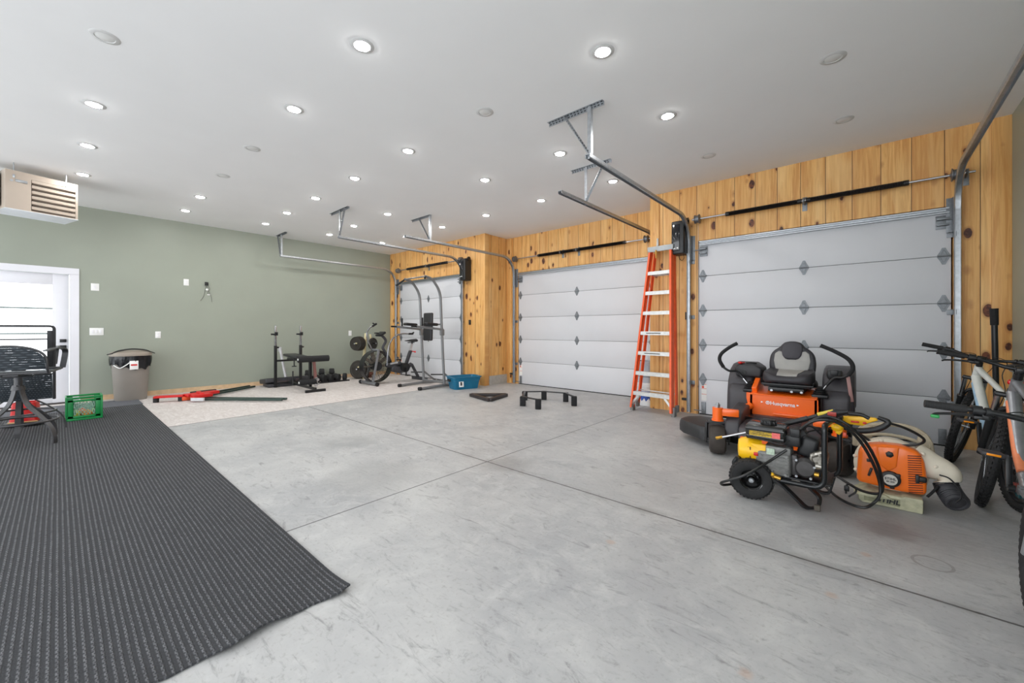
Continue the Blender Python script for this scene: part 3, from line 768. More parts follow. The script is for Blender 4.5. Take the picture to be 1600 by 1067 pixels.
for i, (p, r, c, nm) in enumerate((((-.09, .1, .075), .058, (214, 206, 60), 'yellow'), ((.03, .09, .07), .055, (226, 150, 60), 'orange'), ((.115, .14, .075), .06, (188, 212, 96), 'lime'), ((-.02, .2, .075), .06, (210, 92, 70), 'red'))):
    q = tw @ V((p[0], p[1], p[2]-.0))
    q.z = r+.022
    b = MB().ell(q, (r, r, r), n=24).build('toy_ball', mat('ball_'+nm, c, .5), None); b.location = (0, 0, 0)
    tag(b, {'yellow': 'yellow ball in the green milk crate, at its left', 'orange': 'orange ball in the green milk crate, near the middle', 'lime': 'lime green ball in the green milk crate, at its right', 'red': 'red ball at the back of the green milk crate'}[nm], 'ball', 'balls in the milk crate')
# ================================================================= red bin on a dark board
t = thing('plastic_bin', 'red tapered plastic bin on a black board, seen through the chair legs', 'bin', (-7.98, -.27, .0095), rz=math.radians(80))
t.scale = (.72, .72, .82)
m = MB()
def sq(h, z, r=.03, n=6):
    out = []
    for qx, qy in ((1, 1), (-1, 1), (-1, -1), (1, -1)):
        for i in range(n+1):
            a = math.atan2(qy, qx)-PI/4+PI/2*i/n; out.append(V((qx*(h-r)+r*math.cos(a), qy*(h-r)+r*math.sin(a), z)))
    return out
m.loft([sq(.16, .06), sq(.135, .36), sq(.13, .36), sq(.15, .075)]); m.build('body', RED, t, world=False)
m = MB(); m.box((0, 0, .04), (.44, .4, .045), .012); m.build('base_board', BLK, t, world=False)
m = MB(); m.box((.0, -.155, .07), (.34, .02, .02), .004); m.build('edge_strip', mat('tan_strip', (196, 160, 110), .6), t, world=False)
# ================================================================= bar-height patio chairs
CHM = mat('pewter_powder_coat', (70, 70, 72), .38, .4, .08, 30)
def sling_mat():
    m = bpy.data.materials.new('woven_sling_mesh'); nt, N, L, B = nodes_of(m)
    tc = N.new('ShaderNodeTexCoord'); sp = N.new('ShaderNodeSeparateXYZ'); L.new(tc.outputs['Object'], sp.inputs[0])
    w = mth(nt, 'ABSOLUTE', mth(nt, 'SUBTRACT', mth(nt, 'FRACT', mth(nt, 'MULTIPLY', sp.outputs[2], 42)), .5))
    d = mth(nt, 'ABSOLUTE', mth(nt, 'SUBTRACT', mth(nt, 'FRACT', mth(nt, 'MULTIPLY', sp.outputs[0], 60)), .5))
    n = noise(nt, tc.outputs['Object'], 20, 3)
    f = mth(nt, 'MULTIPLY', smooth(nt, w, .3, .46), smooth(nt, d, .1, .35))
    c = mixc(nt, f, lin((44, 50, 56)), lin((96, 104, 110)))
    L.new(c, B.inputs['Base Color']); B.inputs['Roughness'].default_value = .5
    # open weave
    al = mth(nt, 'SUBTRACT', 1, mth(nt, 'MULTIPLY', mth(nt, 'MULTIPLY', smooth(nt, w, .42, .48), mth(nt, 'GREATER_THAN', n, .56)), .6))
    L.new(al, B.inputs['Alpha'])
    return m
SLG = sling_mat()
def slab(m, f, nu, nv, th):
    """surface f(u,v)->Vector with thickness"""
    n = nv+1; A_ = [[f(i/nu, j/nv) for j in range(nv+1)] for i in range(nu+1)]
    vs = [A_[i][j] for i in range(nu+1) for j in range(nv+1)]
    nr = []
    for i in range(nu+1):
        for j in range(nv+1):
            du = A_[min(i+1, nu)][j]-A_[max(i-1, 0)][j]; dv = A_[i][min(j+1, nv)]-A_[i][max(j-1, 0)]
            nr.append(du.cross(dv).normalized() if du.cross(dv).length > 1e-9 else V((0, 0, 1)))
    k = len(vs); vs += [p-q*th for p, q in zip(vs, nr)]; F = []
    for i in range(nu):
        for j in range(nv):
            a = (i*n+j, (i+1)*n+j, (i+1)*n+j+1, i*n+j+1); F.append(a); F.append(tuple(k+q for q in a[::-1]))
    for i in range(nu): F.append((i*n, k+i*n, k+(i+1)*n, (i+1)*n)); F.append((i*n+nv, (i+1)*n+nv, k+(i+1)*n+nv, k+i*n+nv))
    for j in range(nv): F.append((j, j+1, k+j+1, k+j)); F.append((nu*n+j, k+nu*n+j, k+nu*n+j+1, nu*n+j+1))
    m._add(vs, F); return m
def bar_chair(name, label, loc, rz, back, low=False, seat_rz=0.0):
    """local: sitter faces +x; seat at .76 m"""
    t = thing(name, label, 'chair', loc, rz)
    K = dict(world=False)
    m = MB(); m.cyl((0, 0, .60), (0, 0, .71), .03, n=16); m.cyl((0, 0, .57), (0, 0, .61), .055, .045, n=16); m.box((0, 0, .715), (.22, .22, .012), .004); m.build('swivel_post', CHM, t, **K)
    for i in range(4):
        a = PI/4+i*PI/2; c_, s_ = math.cos(a), math.sin(a)
        P = catmull([(.03*c_, .03*s_, .62), (.045*c_, .045*s_, .52), (.10*c_, .10*s_, .40), (.22*c_, .22*s_, .29), (.32*c_, .32*s_, .18), (.36*c_, .36*s_, .08), (.365*c_, .365*s_, 0)], 6)
        m = MB(); m.sweep(P, [(-.021, -.007), (.021, -.007), (.021, .007), (-.021, .007)], (-s_, c_, 0)); m.build('leg', CHM, t, **K)
    m = MB(); m.torus((0, 0, .235), (0, 0, 1), .285, .011, 48, 10); m.build('foot_ring', CHM, t, **K)
    R = Matrix.Rotation(seat_rz, 4, 'Z')
    m = MB(); m.M = R
    w = .27
    m.ftube([(-.24, -w, .76), (.25, -w, .775), (.25, w, .775), (-.24, w, .76), (-.24, -w, .76)], .013, .05, 8); m.beam((-.2, 0, .74), (.2, 0, .74), .1, .02); m.build('seat_frame', CHM, t, **K)
    m = MB(); m.M = R; slab(m, lambda u, v: V((-.23+.47*u, -w+.015+(2*w-.03)*v, .775-.03*math.sin(PI*v)*math.sin(PI*u)+.02*max(0, u-.85)*-6)), 12, 12, .006); m.build('seat', SLG, t, **K)
    zt = back
    m = MB(); m.M = R
    bx = lambda z: -.24-.16*(z-.76)/.5
    if low:
        P = [(bx(.76), -w, .76)]+[(bx(.9)+.0, -w*math.cos(a)*1.0, .82+(zt-.82)*math.sin(a)**.6) for a in [i*PI/12 for i in range(0, 13)]]+[(bx(.76), w, .76)]
        m.tube(P, .012, 8, 3)
    else: m.ftube([(bx(.38), -w, .38), (bx(.76), -w, .76), (bx(zt), -w, zt), (bx(zt), w, zt), (bx(.76), w, .76), (bx(.38), w, .38)], .014, .04, 8)
    if not low:
        for z in (.69, 1.10): m.cyl((bx(z), -w, z), (bx(z), w, z), .008, n=8)
        for s in (-1, 1): m.box((bx(1.0), w*s-.03*s, .98), (.02, .05, .46), .006, Euler((0, -.31, 0)))
    m.build('back_frame', CHM, t, **K)
    m = MB(); m.M = R
    if low: slab(m, lambda u, v: V((bx(.76+.2*v)-.04*math.sin(PI*u), -w*math.cos(PI*(.02+.96*u))*1.0, .80+(zt-.80)*v*math.sin(PI*(.02+.96*u))**.6)), 20, 8, .005)
    else: slab(m, lambda u, v: V((bx(.39+.30*v)-.03*math.sin(PI*u)*math.sin(PI*v), -w+.015+(2*w-.03)*u, .39+.30*v)), 12, 14, .005)
    m.build('backrest', SLG, t, **K)
    for s in (-1, 1):
        m = MB(); m.M = R; y = w*s
        P = catmull([(bx(1.0), y, .99), (-.1, y*1.06, 1.01), (.12, y*1.08, 1.0), (.26, y*1.06, .97), (.27, y*1.04, .9), (.24, y, .775)], 6)
        m.sweep(P, [(-.024, -.006), (.024, -.006), (.024, .006), (-.024, .006)], (0, 1, 0)); m.build('armrest', CHM, t, **K)
    return t
bar_chair('bar_chair', 'bar-height patio swivel chair with curved metal legs, nearest the left edge', (-6.74, -.28, .0095), math.radians(0), 1.04, True, math.radians(168))
bar_chair('bar_chair', 'tall-backed sling bar chair behind the swivel chair, near the glass door', (-7.44, -.30, .0095), math.radians(45), 1.25, False, math.radians(135))
# ================================================================= gym equipment
GRT = mat('hammer_grey_tube', (122, 124, 126), .4, .3, .06, 30)
VIN = mat('black_vinyl', (32, 32, 35), .42, 0, .12, 18, .25, 160)
CHR = mat('chrome', (205, 205, 208), .14, 1, .04, 20)
FOAM = mat('black_foam', (28, 28, 30), .85, 0, .15, 60, .3, 150)
PLT = mat('iron_plate', (54, 50, 46), .55, .4, .25, 16, .3, 60)
# ---- weight bench
t = thing('weight_bench', 'black weight bench with tall bar uprights against the green wall', 'weight bench', (-8.8, 3.28, 0))
UX = -9.32
for y, s in ((3.03, 'left'), (3.53, 'right')):
    m = MB(); m.boxp(UX-.025, UX+.025, y-.025, y+.025, .0, .88, .004); m.ell((UX, y+.045, .84), (.02, .03, .02)); m.build('upright', BLKM, t)
    m = MB(); m.boxp(UX-.019, UX+.019, y-.019, y+.019, .86, 1.3, .003)
    m.build('upright_extension', STL, t)
    m = MB(); m.box((UX+.02, y, 1.10), (.08, .06, .012), .002); m.box((UX+.055, y, 1.13), (.012, .06, .07), .002); m.cyl((UX-.01, y-.08, 1.12), (UX-.01, y-.02, 1.12), .018, n=10); m.build('bar_hook', BLKM, t)
    m = MB()
    for i in range(7): m.cyl((UX+.018, y, .9+i*.03), (UX+.021, y, .9+i*.03), .006, n=8)
    m.build('adjustment_holes', BLK, t)
m = MB(); m.boxp(UX-.02, UX+.02, 3.03, 3.53, .07, .11, .003); m.boxp(UX-.02, UX+.02, 3.03, 3.53, .54, .58, .003)
m.beam((UX, 3.28, .09), (-8.06, 3.33, .06), .045, .045); m.beam((-8.06, 3.14, .025), (-8.06, 3.52, .025), .05, .05, r=.004); m.boxp(-8.32, -8.27, 3.30, 3.35, .06, .62, .003)
m.beam((UX, 3.28, .60), (-8.25, 3.33, .62), .05, .04); m.build('frame', BLKM, t)
m = MB(); m.box((-8.95, 3.30, .665), (.72, .27, .055), .022, Euler((0, .04, 0)), 3); m.box((-8.43, 3.32, .655), (.3, .27, .055), .022, None, 3); m.build('seat_pad', VIN, t)
for z, x, ya, yb in ((.64, -8.2, 3.06, 3.64), (.2, -8.12, 3.05, 3.36)):
    m = MB(); m.cyl((x, ya, z), (x, yb, z), .062 if z > .5 else .055, n=20); m.build('foam_roller', FOAM, t)
    m = MB(); m.cyl((x, ya-.006, z), (x, yb+.006, z), .02, n=12); m.build('end_cap', WPL, t)
m = MB(); m.beam((-8.22, 3.36, .62), (-8.12, 3.36, .18), .045, .045); m.build('leg_lever', mat('rosy_brown_steel', (128, 88, 84), .4, .4), t)
m = MB(); m.boxp(-8.13, -8.08, 3.34, 3.38, .1, .28, .004); m.cyl((-8.06, 3.36, .16), (-8.0, 3.36, .16), .02); m.cyl((-8.10, 3.36, .24), (-8.02, 3.36, .24), .028); m.build('weight_post', STL, t)
m = MB(); m.cyl((-8.72, 3.18, .64), (-8.72, 3.18, .48), .012, n=8); m.cyl((-8.72, 3.18, .48), (-8.72, 3.18, .465), .045, n=12); m.build('knob', BLK, t)
m = MB(); m.cyl((-8.9, 3.22, .07), (-8.9, 3.22, .36), .014, n=8); m.build('pin', BLK, t)
# ---- treadmill-like platform behind the bench
t = thing('step_platform', 'low black exercise platform with a grey pole, behind the weight bench', 'exercise machine', (-9.62, 3.2, 0))
m = MB(); m.box((-9.60, 3.30, .12), (.42, .86, .10), .025, Euler((0, -.12, 0)), 3); m.box((-9.5, 3.30, .04), (.34, .8, .06), .01); m.build('deck', DGR, t)
m = MB(); m.box((-9.40, 3.2, .115), (.02, .26, .045), .004); m.box((-9.40, 3.52, .12), (.02, .14, .04), .004); m.build('label_plate', mat('dusty_rose_label', (178, 150, 146), .5), t)
m = MB(); m.cyl((-9.44, 3.28, .12), (-9.56, 3.20, .80), .028, n=12); m.box((-9.565, 3.195, .79), (.05, .07, .10), .01); m.build('pole', mat('pale_grey_tube', (196, 196, 198), .4, .3), t)
# ---- dumbbells
def dumbbell(x, y, a, L0, R0, label, z=None):
    t = thing('dumbbell', label, 'dumbbell', (x, y, 0), a, group='black dumbbells behind the bench')
    z = R0 if z is None else z
    m = MB(); m.cyl((-L0*.5, 0, z), (L0*.5, 0, z), .016, n=10); m.build('handle', CHR, t, world=False)
    for s in (-1, 1):
        m = MB(); m.lathe([(.03, 0), (R0*.92, .004), (R0, .014), (R0, .075), (R0*.9, .085), (.03, .088)], (s*L0*.5-s*.0, 0, z), (s, 0, 0), 18); m.build('weight_head', RUB, t, world=False)
lab = ['nearest the bench foot', 'second from the bench foot', 'middle one of the row', 'second from the right end', 'at the right end of the row']
for i in range(5):
    dumbbell(-9.47+.0*i, 3.86+i*.155, math.radians(18+i*9), .13, .085, 'black dumbbell on the floor behind the bench, '+lab[i], .087)
t = thing('dumbbell_tray', 'black low rack under the dumbbells by the green wall', 'rack', (-9.72, 4.15, 0))
m = MB(); m.boxp(-9.82, -9.72, 3.75, 4.6, 0.0, .10, .008); m.boxp(-9.26, -9.22, 3.75, 4.6, .0, .03, .004); m.build('tray', BLKM, t)
for i, (y, z) in enumerate(((3.86, .19), (4.18, .20), (4.42, .19))):
    tt = thing('hand_weight', 'small round black hand weight on the low rack, '+('left', 'middle', 'right')[i]+' of three', 'dumbbell', (-9.77, y, z-.085), group='hand weights on the low rack')
    m = MB(); m.lathe([(.02, -.06), (.075, -.055), (.085, -.04), (.085, .04), (.075, .055), (.02, .06)], (-9.77, y, z), (.4, 1, 0), 18); m.build('disc', RUB, tt)
    m = MB(); m.lathe([(.0, -.075), (.02, -.07), (.02, .07), (0, .075)], (-9.77, y, z), (.4, 1, 0), 10); m.build('hub', CHR, tt)
# ---- plate tree
t = thing('plate_tree', 'pale yellow weight plate rack against the green wall', 'weight rack', (-9.55, 5.1, 0))
CRM = mat('cream_tube', (214, 202, 158), .45, .1, .06, 20)
m = MB(); m.beam((-9.56, 5.10, .03), (-9.68, 5.26, 1.12), .05, .05); m.beam((-9.3, 5.0, .03), (-9.75, 5.2, .03), .05, .05); m.beam((-9.5, 5.42, .02), (-9.62, 5.35, 1.1), .035, .035); m.beam((-9.63, 5.2, .86), (-9.4, 4.85, .88), .028, .028); m.beam((-9.6, 5.15, .3), (-9.3, 4.85, .3), .028, .028)
m.build('frame', CRM, t)
def wplate(c, ax, R0, th, label, mt=PLT):
    tt = thing('weight_plate', label, 'weight plate', c, group='weight plates on the yellow rack')
    m = MB(); m.lathe([(.026, -th/2), (.05, -th/2), (R0*.35, -th*.25), (R0*.8, -th*.25), (R0*.86, -th/2), (R0*.98, -th/2), (R0, -th*.3), (R0, th*.3), (R0*.98, th/2), (R0*.86, th/2), (R0*.8, th*.25), (R0*.35, th*.25), (.05, th/2), (.026, th/2), (.026, -th/2)], c, ax, 36); m.build('disc', mt, tt)
    m = MB(); m.torus(c, ax, .035, .012, 20, 8); m.build('center_ring', STL, tt); return tt
ax = V((.42, -.91, 0)).normalized()
c0 = V((-9.46, 4.88, .87))
for i, (r, l) in enumerate(((.17, 'front'), (.175, 'second'), (.18, 'third'), (.18, 'back'))):
    wplate(c0-ax*(i*.045), ax, r, .036, 'dark iron plate on the upper peg of the yellow rack, '+l+' of the stack')
wplate(V((-9.40, 4.90, .235)), V((.42, -.9, .1)), .225, .04, 'large dark weight plate leaning low at the front of the yellow rack', mat('dusty_iron', (66, 62, 58), .6, .3, .3, 10))
wplate(V((-9.42, 4.95, .232)), V((.42, -.9, .1)), .225, .04, 'large dark weight plate leaning second at the foot of the yellow rack')
wplate(V((-9.40, 5.30, .86)), V((.95, .3, 0)), .15, .04, 'round dark plate on the right peg of the yellow rack, behind the fan bike')
m = MB(); m.cyl(c0-ax*.16, c0+ax*.06, .018, n=10); m.cyl((-9.5, 4.98, .24), (-9.3, 4.81, .25), .016, n=10); m.cyl((-9.55, 5.28, .86), (-9.3, 5.33, .87), .014, n=8); m.build('peg', CHR, t)
BRK = mat('weathered_brick', (128, 78, 60), .8, 0, .3, 10, .4, 60)
for i, (c, rz_, l) in enumerate((((-9.5, 5.12, .035), .3, 'lower brown wooden block beneath the yellow weight rack'), ((-9.47, 5.14, .105), .15, 'upper brown wooden block beneath the yellow weight rack'))):
    b = MB().box((0, 0, 0), (.22, .30, .068), .006).build('wood_block', BRK, None); b.location = c; b.rotation_euler = (0, 0, rz_); tag(b, l, 'block', 'brown blocks by the weight rack')
# ---- fan bike
t = thing('fan_bike', 'grey exercise bike with a big caged fan wheel, by the far garage door', 'exercise bike', (-8.2, 5.05, 0))
FC = V((-8.24, 4.72, .40)); FR = .345
m = MB()
for dx_ in (-.085, .085):
    m.torus(FC+V((dx_, 0, 0)), (1, 0, 0), FR, .010, 56, 8)
    for rr in (.27, .2, .13): m.torus(FC+V((dx_*1.15, 0, 0)), (1, 0, 0), rr, .0022, 44, 5)
    for i in range(40):
        a = 2*PI*i/40; e = V((0, math.cos(a), math.sin(a)))
        m.cyl(FC+V((dx_*1.2, 0, 0))+e*.08, FC+V((dx_, 0, 0))+e*FR, .0022, n=4, cap=False)
m.build('fan_cage', BLKM, t)
m = MB(); m.lathe([(FR-.004, -.085), (FR+.006, -.05), (FR+.006, .05), (FR-.004, .085)], FC, (1, 0, 0), 56); 
m2 = MB()
for i in range(56):
    a0, a1 = 2*PI*i/56, 2*PI*(i+1)/56
m.bm.free()
m = MB(); rim = []
for a in range(57):
    th = 2*PI*a/56; e = V((0, math.cos(th), math.sin(th))); rim.append([FC+e*(FR+.006)+V((-.085, 0, 0)), FC+e*(FR+.006)+V((.085, 0, 0)), FC+e*(FR-.004)+V((.085, 0, 0)), FC+e*(FR-.004)+V((-.085, 0, 0))])
m.loft(rim, cap=False); m.build('cage_rim', BLKM, t)
m = MB()
for i in range(10):
    a = 2*PI*i/10; e = V((0, math.cos(a), math.sin(a))); q = V((0, -math.sin(a), math.cos(a)))
    m.beam(FC+e*.07, FC+e*(FR-.03), .11, .004, q+V((1, 0, 0))*.4)
m.build('fan_blade', mat('fan_blade_grey', (150, 140, 128), .5, .4), t)
m = MB(); m.lathe([(.0, -.12), (.09, -.115), (.1, -.09), (.1, .09), (.09, .115), (0, .12)], FC, (1, 0, 0), 24); m.build('fan_hub', BLK, t)
m = MB()
for s in (-1, 1): m.beam(FC+V((s*.12, -.0, .36)), V((FC.x+s*.15, 4.56, .05)), .05, .028, (1, 0, 0), .006)
m.beam(FC+V((-.14, 0, .36)), FC+V((.14, 0, .36)), .05, .05, r=.01)
m.build('front_fork', mat('silver_grey_tube', (134, 136, 140), .4, .4), t)
m = MB(); m.beam((-8.56, 4.55, .045), (-7.86, 4.555, .045), .07, .06, r=.015)
m.build('front_stabilizer', GRT, t)
m = MB()
for x in (-8.56, -7.86): m.cyl((x-.02, 4.53, .042), (x+.02, 4.53, .042), .042, n=16)
m.build('transport_wheel', BLK, t)
m = MB(); m.tube([(-8.2, 4.95, .42), (-8.18, 5.12, .36), (-8.16, 5.3, .27), (-8.16, 5.5, .34), (-8.16, 5.6, .4)], [.05, .06, .07, .06, .04], 10); m.box((-8.17, 5.12, .42), (.09, .4, .1), .035, Euler((.1, 0, 0)), 3); m.box((-8.17, 5.2, .3), (.11, .3, .16), .05, Euler((-.25, 0, 0)), 3); m.build('main_frame', DGR, t)
m = MB(); m.box((-8.11, 5.1, .45), (.012, .2, .04), .004, Euler((.1, 0, 0))); m.build('frame_badge', mat('badge_silver', (180, 182, 184), .4, .3), t)
m = MB(); m.cyl((-8.28, 5.38, .33), (-8.06, 5.38, .33), .11, n=24); m.build('crank_cover', BLK, t)
m = MB(); m.beam((-8.16, 5.6, .4), (-8.16, 5.8, .06), .07, .05, r=.01); m.beam((-8.42, 5.82, .04), (-7.86, 5.82, .04), .08, .07, r=.015); m.build('rear_stabilizer', DGR, t)
m = MB(); m.beam((-8.16, 5.43, .35), (-8.16, 5.58, .72), .065, .075, (1, 0, 0), .012); m.build('seat_tube', DGR, t)
m = MB(); m.beam((-8.16, 5.55, .66), (-8.16, 5.62, .88), .045, .055, (1, 0, 0), .008); m.build('seat_post', mat('seat_post_silver', (196, 190, 190), .3, .5), t)
m = MB(); m.tube([(-8.16, 5.42, .955), (-8.16, 5.5, .958), (-8.16, 5.6, .96), (-8.16, 5.72, .965)], [.02, .045, .085, .1], 16); bm_ = m.bm
for v in bm_.verts: v.co.z = .955+(v.co.z-.955)*.38
m.beam((-8.16, 5.5, .91), (-8.16, 5.68, .91), .03, .02); m.cyl((-8.16, 5.62, .85), (-8.16, 5.62, .95), .02); m.build('saddle', BLK, t)
m = MB(); m.cyl((-8.16, 5.6, .7), (-8.05, 5.62, .69), .012); m.ell((-8.04, 5.62, .69), (.022, .022, .022)); m.build('adjustment_knob', RED, t)
m = MB(); m.tube([(-8.17, 5.02, .5), (-8.17, 4.9, .72), (-8.18, 4.86, .82), (-8.18, 4.93, .96), (-8.18, 4.86, 1.06), (-8.18, 4.80, 1.1)], .03, 10); m.build('handle_mast', DGR, t)
m = MB(); m.box((-8.18, 4.80, 1.12), (.22, .16, .05), .012, Euler((.5, 0, 0)), 2); m.box((-8.18, 4.70, 1.14), (.12, .05, .03), .008); m.build('console', BLK, t)
for s, P in ((1, [(-8.0, 4.85, .42), (-7.98, 4.86, .7), (-7.97, 4.9, .9), (-7.96, 5.02, 1.06), (-7.95, 5.2, 1.12), (-7.95, 5.4, 1.12)]), (-1, [(-8.36, 4.8, .42), (-8.37, 4.7, .75), (-8.38, 4.60, .98), (-8.38, 4.58, 1.14), (-8.38, 4.64, 1.25), (-8.37, 4.72, 1.3)])):
    m = MB(); m.tube(P, .0165, 10); m.build('handlebar', mat('dark_chrome', (150, 152, 156), .25, .8), t)
    m = MB(); e = V(P[-1]); d = (V(P[-1])-V(P[-2])).normalized(); m.cyl(e-d*.02, e+d*.1, .022, n=12); m.cyl(e+d*.06+V((.0, 0, 0)), e+d*.06+V((.09*s, 0, .03)), .018, n=10); m.build('grip', FOAM, t)
m = MB()
for s, a in ((1, .5), (-1, .5+PI)):
    q = V((-8.17+s*.13, 5.38, .33)); p = q+V((0, math.cos(a-2.1), math.sin(a-2.1)))*.17; m.beam(q, p, .02, .03, (1, 0, 0)); m.box(p+V((s*.06, 0, 0)), (.1, .09, .025), .005)
m.build('pedal', BLK, t)
# ---- power tower
t = thing('power_tower', 'grey steel pull-up and dip tower in front of the far garage door', 'exercise machine', (-7.05, 5.3, 0))
for k, (x, s) in enumerate(((-7.42, -1), (-6.70, 1))):
    m = MB(); m.ftube([(x, 5.42, .04), (x, 5.36, 1.05), (x, 5.31, 2.02), (x, 5.10, 2.27), (x, 4.92, 2.30)], .028, .22, 12); m.build('upright', GRT, t)
    m = MB(); m.ftube([(x, 4.80, .03), (x, 5.35, .045), (x, 5.84, .03)], .03, .05, 10); m.beam((x, 5.40, .30), (x, 5.74, .05), .045, .03, r=.004); m.build('base_tube', GRT, t)
    m = MB(); m.cyl((x, 4.77, .032), (x, 4.83, .032), .036, n=12); m.cyl((x, 5.81, .03), (x, 5.87, .03), .036, n=12); m.build('rubber_foot', RUB, t)
    m = MB(); m.beam((x, 5.38, 1.22), (x, 4.72, 1.28), .045, .045, r=.006); m.box((x, 5.36, 1.16), (.06, .1, .14), .02); m.build('dip_arm', GRT, t)
    m = MB(); m.cyl((x, 4.74, 1.28), (x, 4.60, 1.285), .018, n=10); m.cyl((x, 4.86, 1.29), (x, 4.86, 1.46), .017, n=10); m.build('grip', FOAM, t)
    m = MB(); m.box((x, 5.07, 1.33), (.13, .30, .06), .025, Euler((-.06, 0, 0)), 3); m.build('forearm_pad', VIN, t)
    m = MB(); m.cyl((x, 5.38, .27), (x-.2, 5.22, .27), .014, n=8); m.build('foot_peg', BLKM, t)
m = MB(); m.beam((-7.42, 4.94, 2.30), (-6.70, 4.94, 2.30), .045, .045, (0, 1, 0)) if False else None
m.cyl((-7.42, 4.94, 2.30), (-6.70, 4.94, 2.30), .016, n=10)
m.cyl((-7.42, 5.40, .10), (-6.70, 5.40, .10), .024, n=10); m.cyl((-7.42, 5.82, .035), (-6.70, 5.82, .035), .024, n=10); m.cyl((-7.42, 5.34, 1.33), (-6.70, 5.34, 1.33), .018, n=10); m.build('crossbar', GRT, t)
for a_, b_ in (((-7.42, 4.94, 2.30), (-7.56, 4.80, 2.16)), ((-6.70, 4.94, 2.30), (-6.62, 4.86, 2.25))): MB().cyl(a_, b_, .02, n=10).build('pullup_grip', FOAM, t)
m = MB(); m.box((-7.06, 5.27, 1.28), (.30, .06, .60), .03, Euler((-.03, 0, 0)), 3); m.build('back_pad', VIN, t)
# ---- folded red stand with dark green tubes
t = thing('folding_stand', 'red folding stand with long dark green tubes lying on the pale floor', 'stand', (-8.7, 1.3, 0))
DGN = mat('dark_green_tube', (44, 62, 56), .35, .3, .1, 20)
a = onZ(300, 624, .05); 
p0, p1 = onZ(240, 626, .04), onZ(284, 622, .04)
p0 = onZ(241, 620.5, .09); p1 = onZ(287, 618, .09)
m = MB(); m.beam(p0, p1, .10, .035, r=.006); m.build('red_arm', RED, t)
for p in (p0+(p1-p0)*.06, p1-(p1-p0)*.1):
    m = MB(); m.cyl((p.x, p.y, 0), (p.x, p.y, .09), .04, n=16); m.build('rubber_foot', RUB, t)
q0, q1 = onZ(300, 619.5, .09), onZ(330, 616, .09)
m = MB(); m.box((q0+q1)/2, (.16, (q1-q0).length, .06), .01, Euler((0, 0, math.atan2((q1-q0).y, (q1-q0).x)-PI/2))); m.box((q0+q1)/2+V((-.25, .05, 0)), (.16, .5, .05), .01, Euler((0, 0, .3))); m.box((q0+q1)/2+V((-.12, .0, .03)), (.3, .06, .04), .01); m.build('hinge_frame', RED, t)
m = MB(); e0, e1 = onZ(299, 624, .05), onZ(318.5, 624, .05); m.beam(e0, e1, .03, .05); m.build('label_plate', mat('pale_grey_label', (206, 206, 210), .5), t)
for a, b in (((312, 624), (441, 624.6)), ((312, 621.5), (448, 623)), ((330, 617), (398, 603.6)), ((332, 613), (390, 603))):
    m = MB(); pa, pb = onZ(a[0], a[1], .035), onZ(b[0], b[1], .035); m.beam(pa, pb, .04, .035, r=.004); m.build('long_tube', DGN, t)
m = MB(); m.box(onZ(290, 622, .04), (.1, .12, .07), .015); m.build('lock_clip', mat('orange_plastic', (226, 92, 44), .4), t)
m = MB(); m.box(onZ(318, 611.5, .1), (.05, .4, .04), .01, Euler((0, 0, .2))); m.build('top_pad', BLK, t)
# ---- blue tub
BLU = mat('blue_tub_plastic', (14, 104, 138), .38, 0, .04, 10)
c = V((-6.29, 5.60, 0)); t = thing('storage_tub', 'open blue plastic tub on the floor in front of the left pine pier', 'tub', c, rz=math.radians(72))
def rr(w, d, z, r=.05, n=5):
    out = []
    for qx, qy in ((1, 1), (-1, 1), (-1, -1), (1, -1)):
        for i in range(n+1):
            a = math.atan2(qy, qx)-PI/4+PI/2*i/n; out.append(V((qx*(w-r)+r*math.cos(a), qy*(d-r)+r*math.sin(a), z)))
    return out
m = MB(); m.loft([rr(.26, .17, 0), rr(.29, .195, .17), rr(.30, .205, .175), rr(.305, .21, .235), rr(.325, .23, .24), rr(.325, .23, .255), rr(.30, .205, .255), rr(.275, .18, .17), rr(.25, .155, .012)]); m.build('body', BLU, t, world=False)
m = MB(); m.box((-.14, -.205, .11), (.10, .01, .11), .003, Euler((-.12, 0, 0))); m.build('label', WPL, t, world=False)
m = MB(); m.box((-.145, -.211, .12), (.04, .006, .07), .002, Euler((-.12, 0, 0))); m.build('label_print', DGR, t, world=False)
for s in (-1, 1):
    m = MB(); m.box((s*.33, 0, .18), (.03, .12, .05), .01); m.build('handle', BLK, t, world=False)
# ---- black triangle frame on the floor
t = thing('triangle_frame', 'black triangular frame lying flat on the concrete near the pine pier', 'frame', (-5.2, 5.2, 0))
T = [V((*onZ(736, 615, .05).xy, .03)), V((*onZ(765, 623, .05).xy, .03)), V((*onZ(791, 615, .05).xy, .03))]
m = MB(); n_ = (T[1]-T[0]).cross(T[2]-T[0])
m.beam(T[0], T[1], .075, .055, r=.008); m.beam(T[1], T[2], .075, .055, r=.008); m.beam(T[2], T[0], .075, .055, r=.008); m.build('rail', mat('dark_brown_black', (52, 46, 46), .5, .2), t)
# ---- folded strap with six foam feet
t = thing('curved_rail', 'low black curved rail standing on six foam feet on the concrete', 'rail', (-3.9, 5.3, 0))
FP = [(817, 634), (841, 639), (850, 624.5), (884, 627.5), (897, 634), (820, 625)]
order = [1, 0, 5, 2, 3, 4]
pts = [onZ(*FP[i]) for i in order]
m = MB()
for a, b in zip(pts[:-1], pts[1:]): m.beam((a.x, a.y, .145), (b.x, b.y, .145), .04, .018, r=.004)
m.build('rail', BLKM, t)
for p in pts:
    m = MB(); m.box((p.x, p.y, .077), (.09, .09, .15), .008, Euler((0, 0, .6))); m.build('foam_foot', FOAM, t)
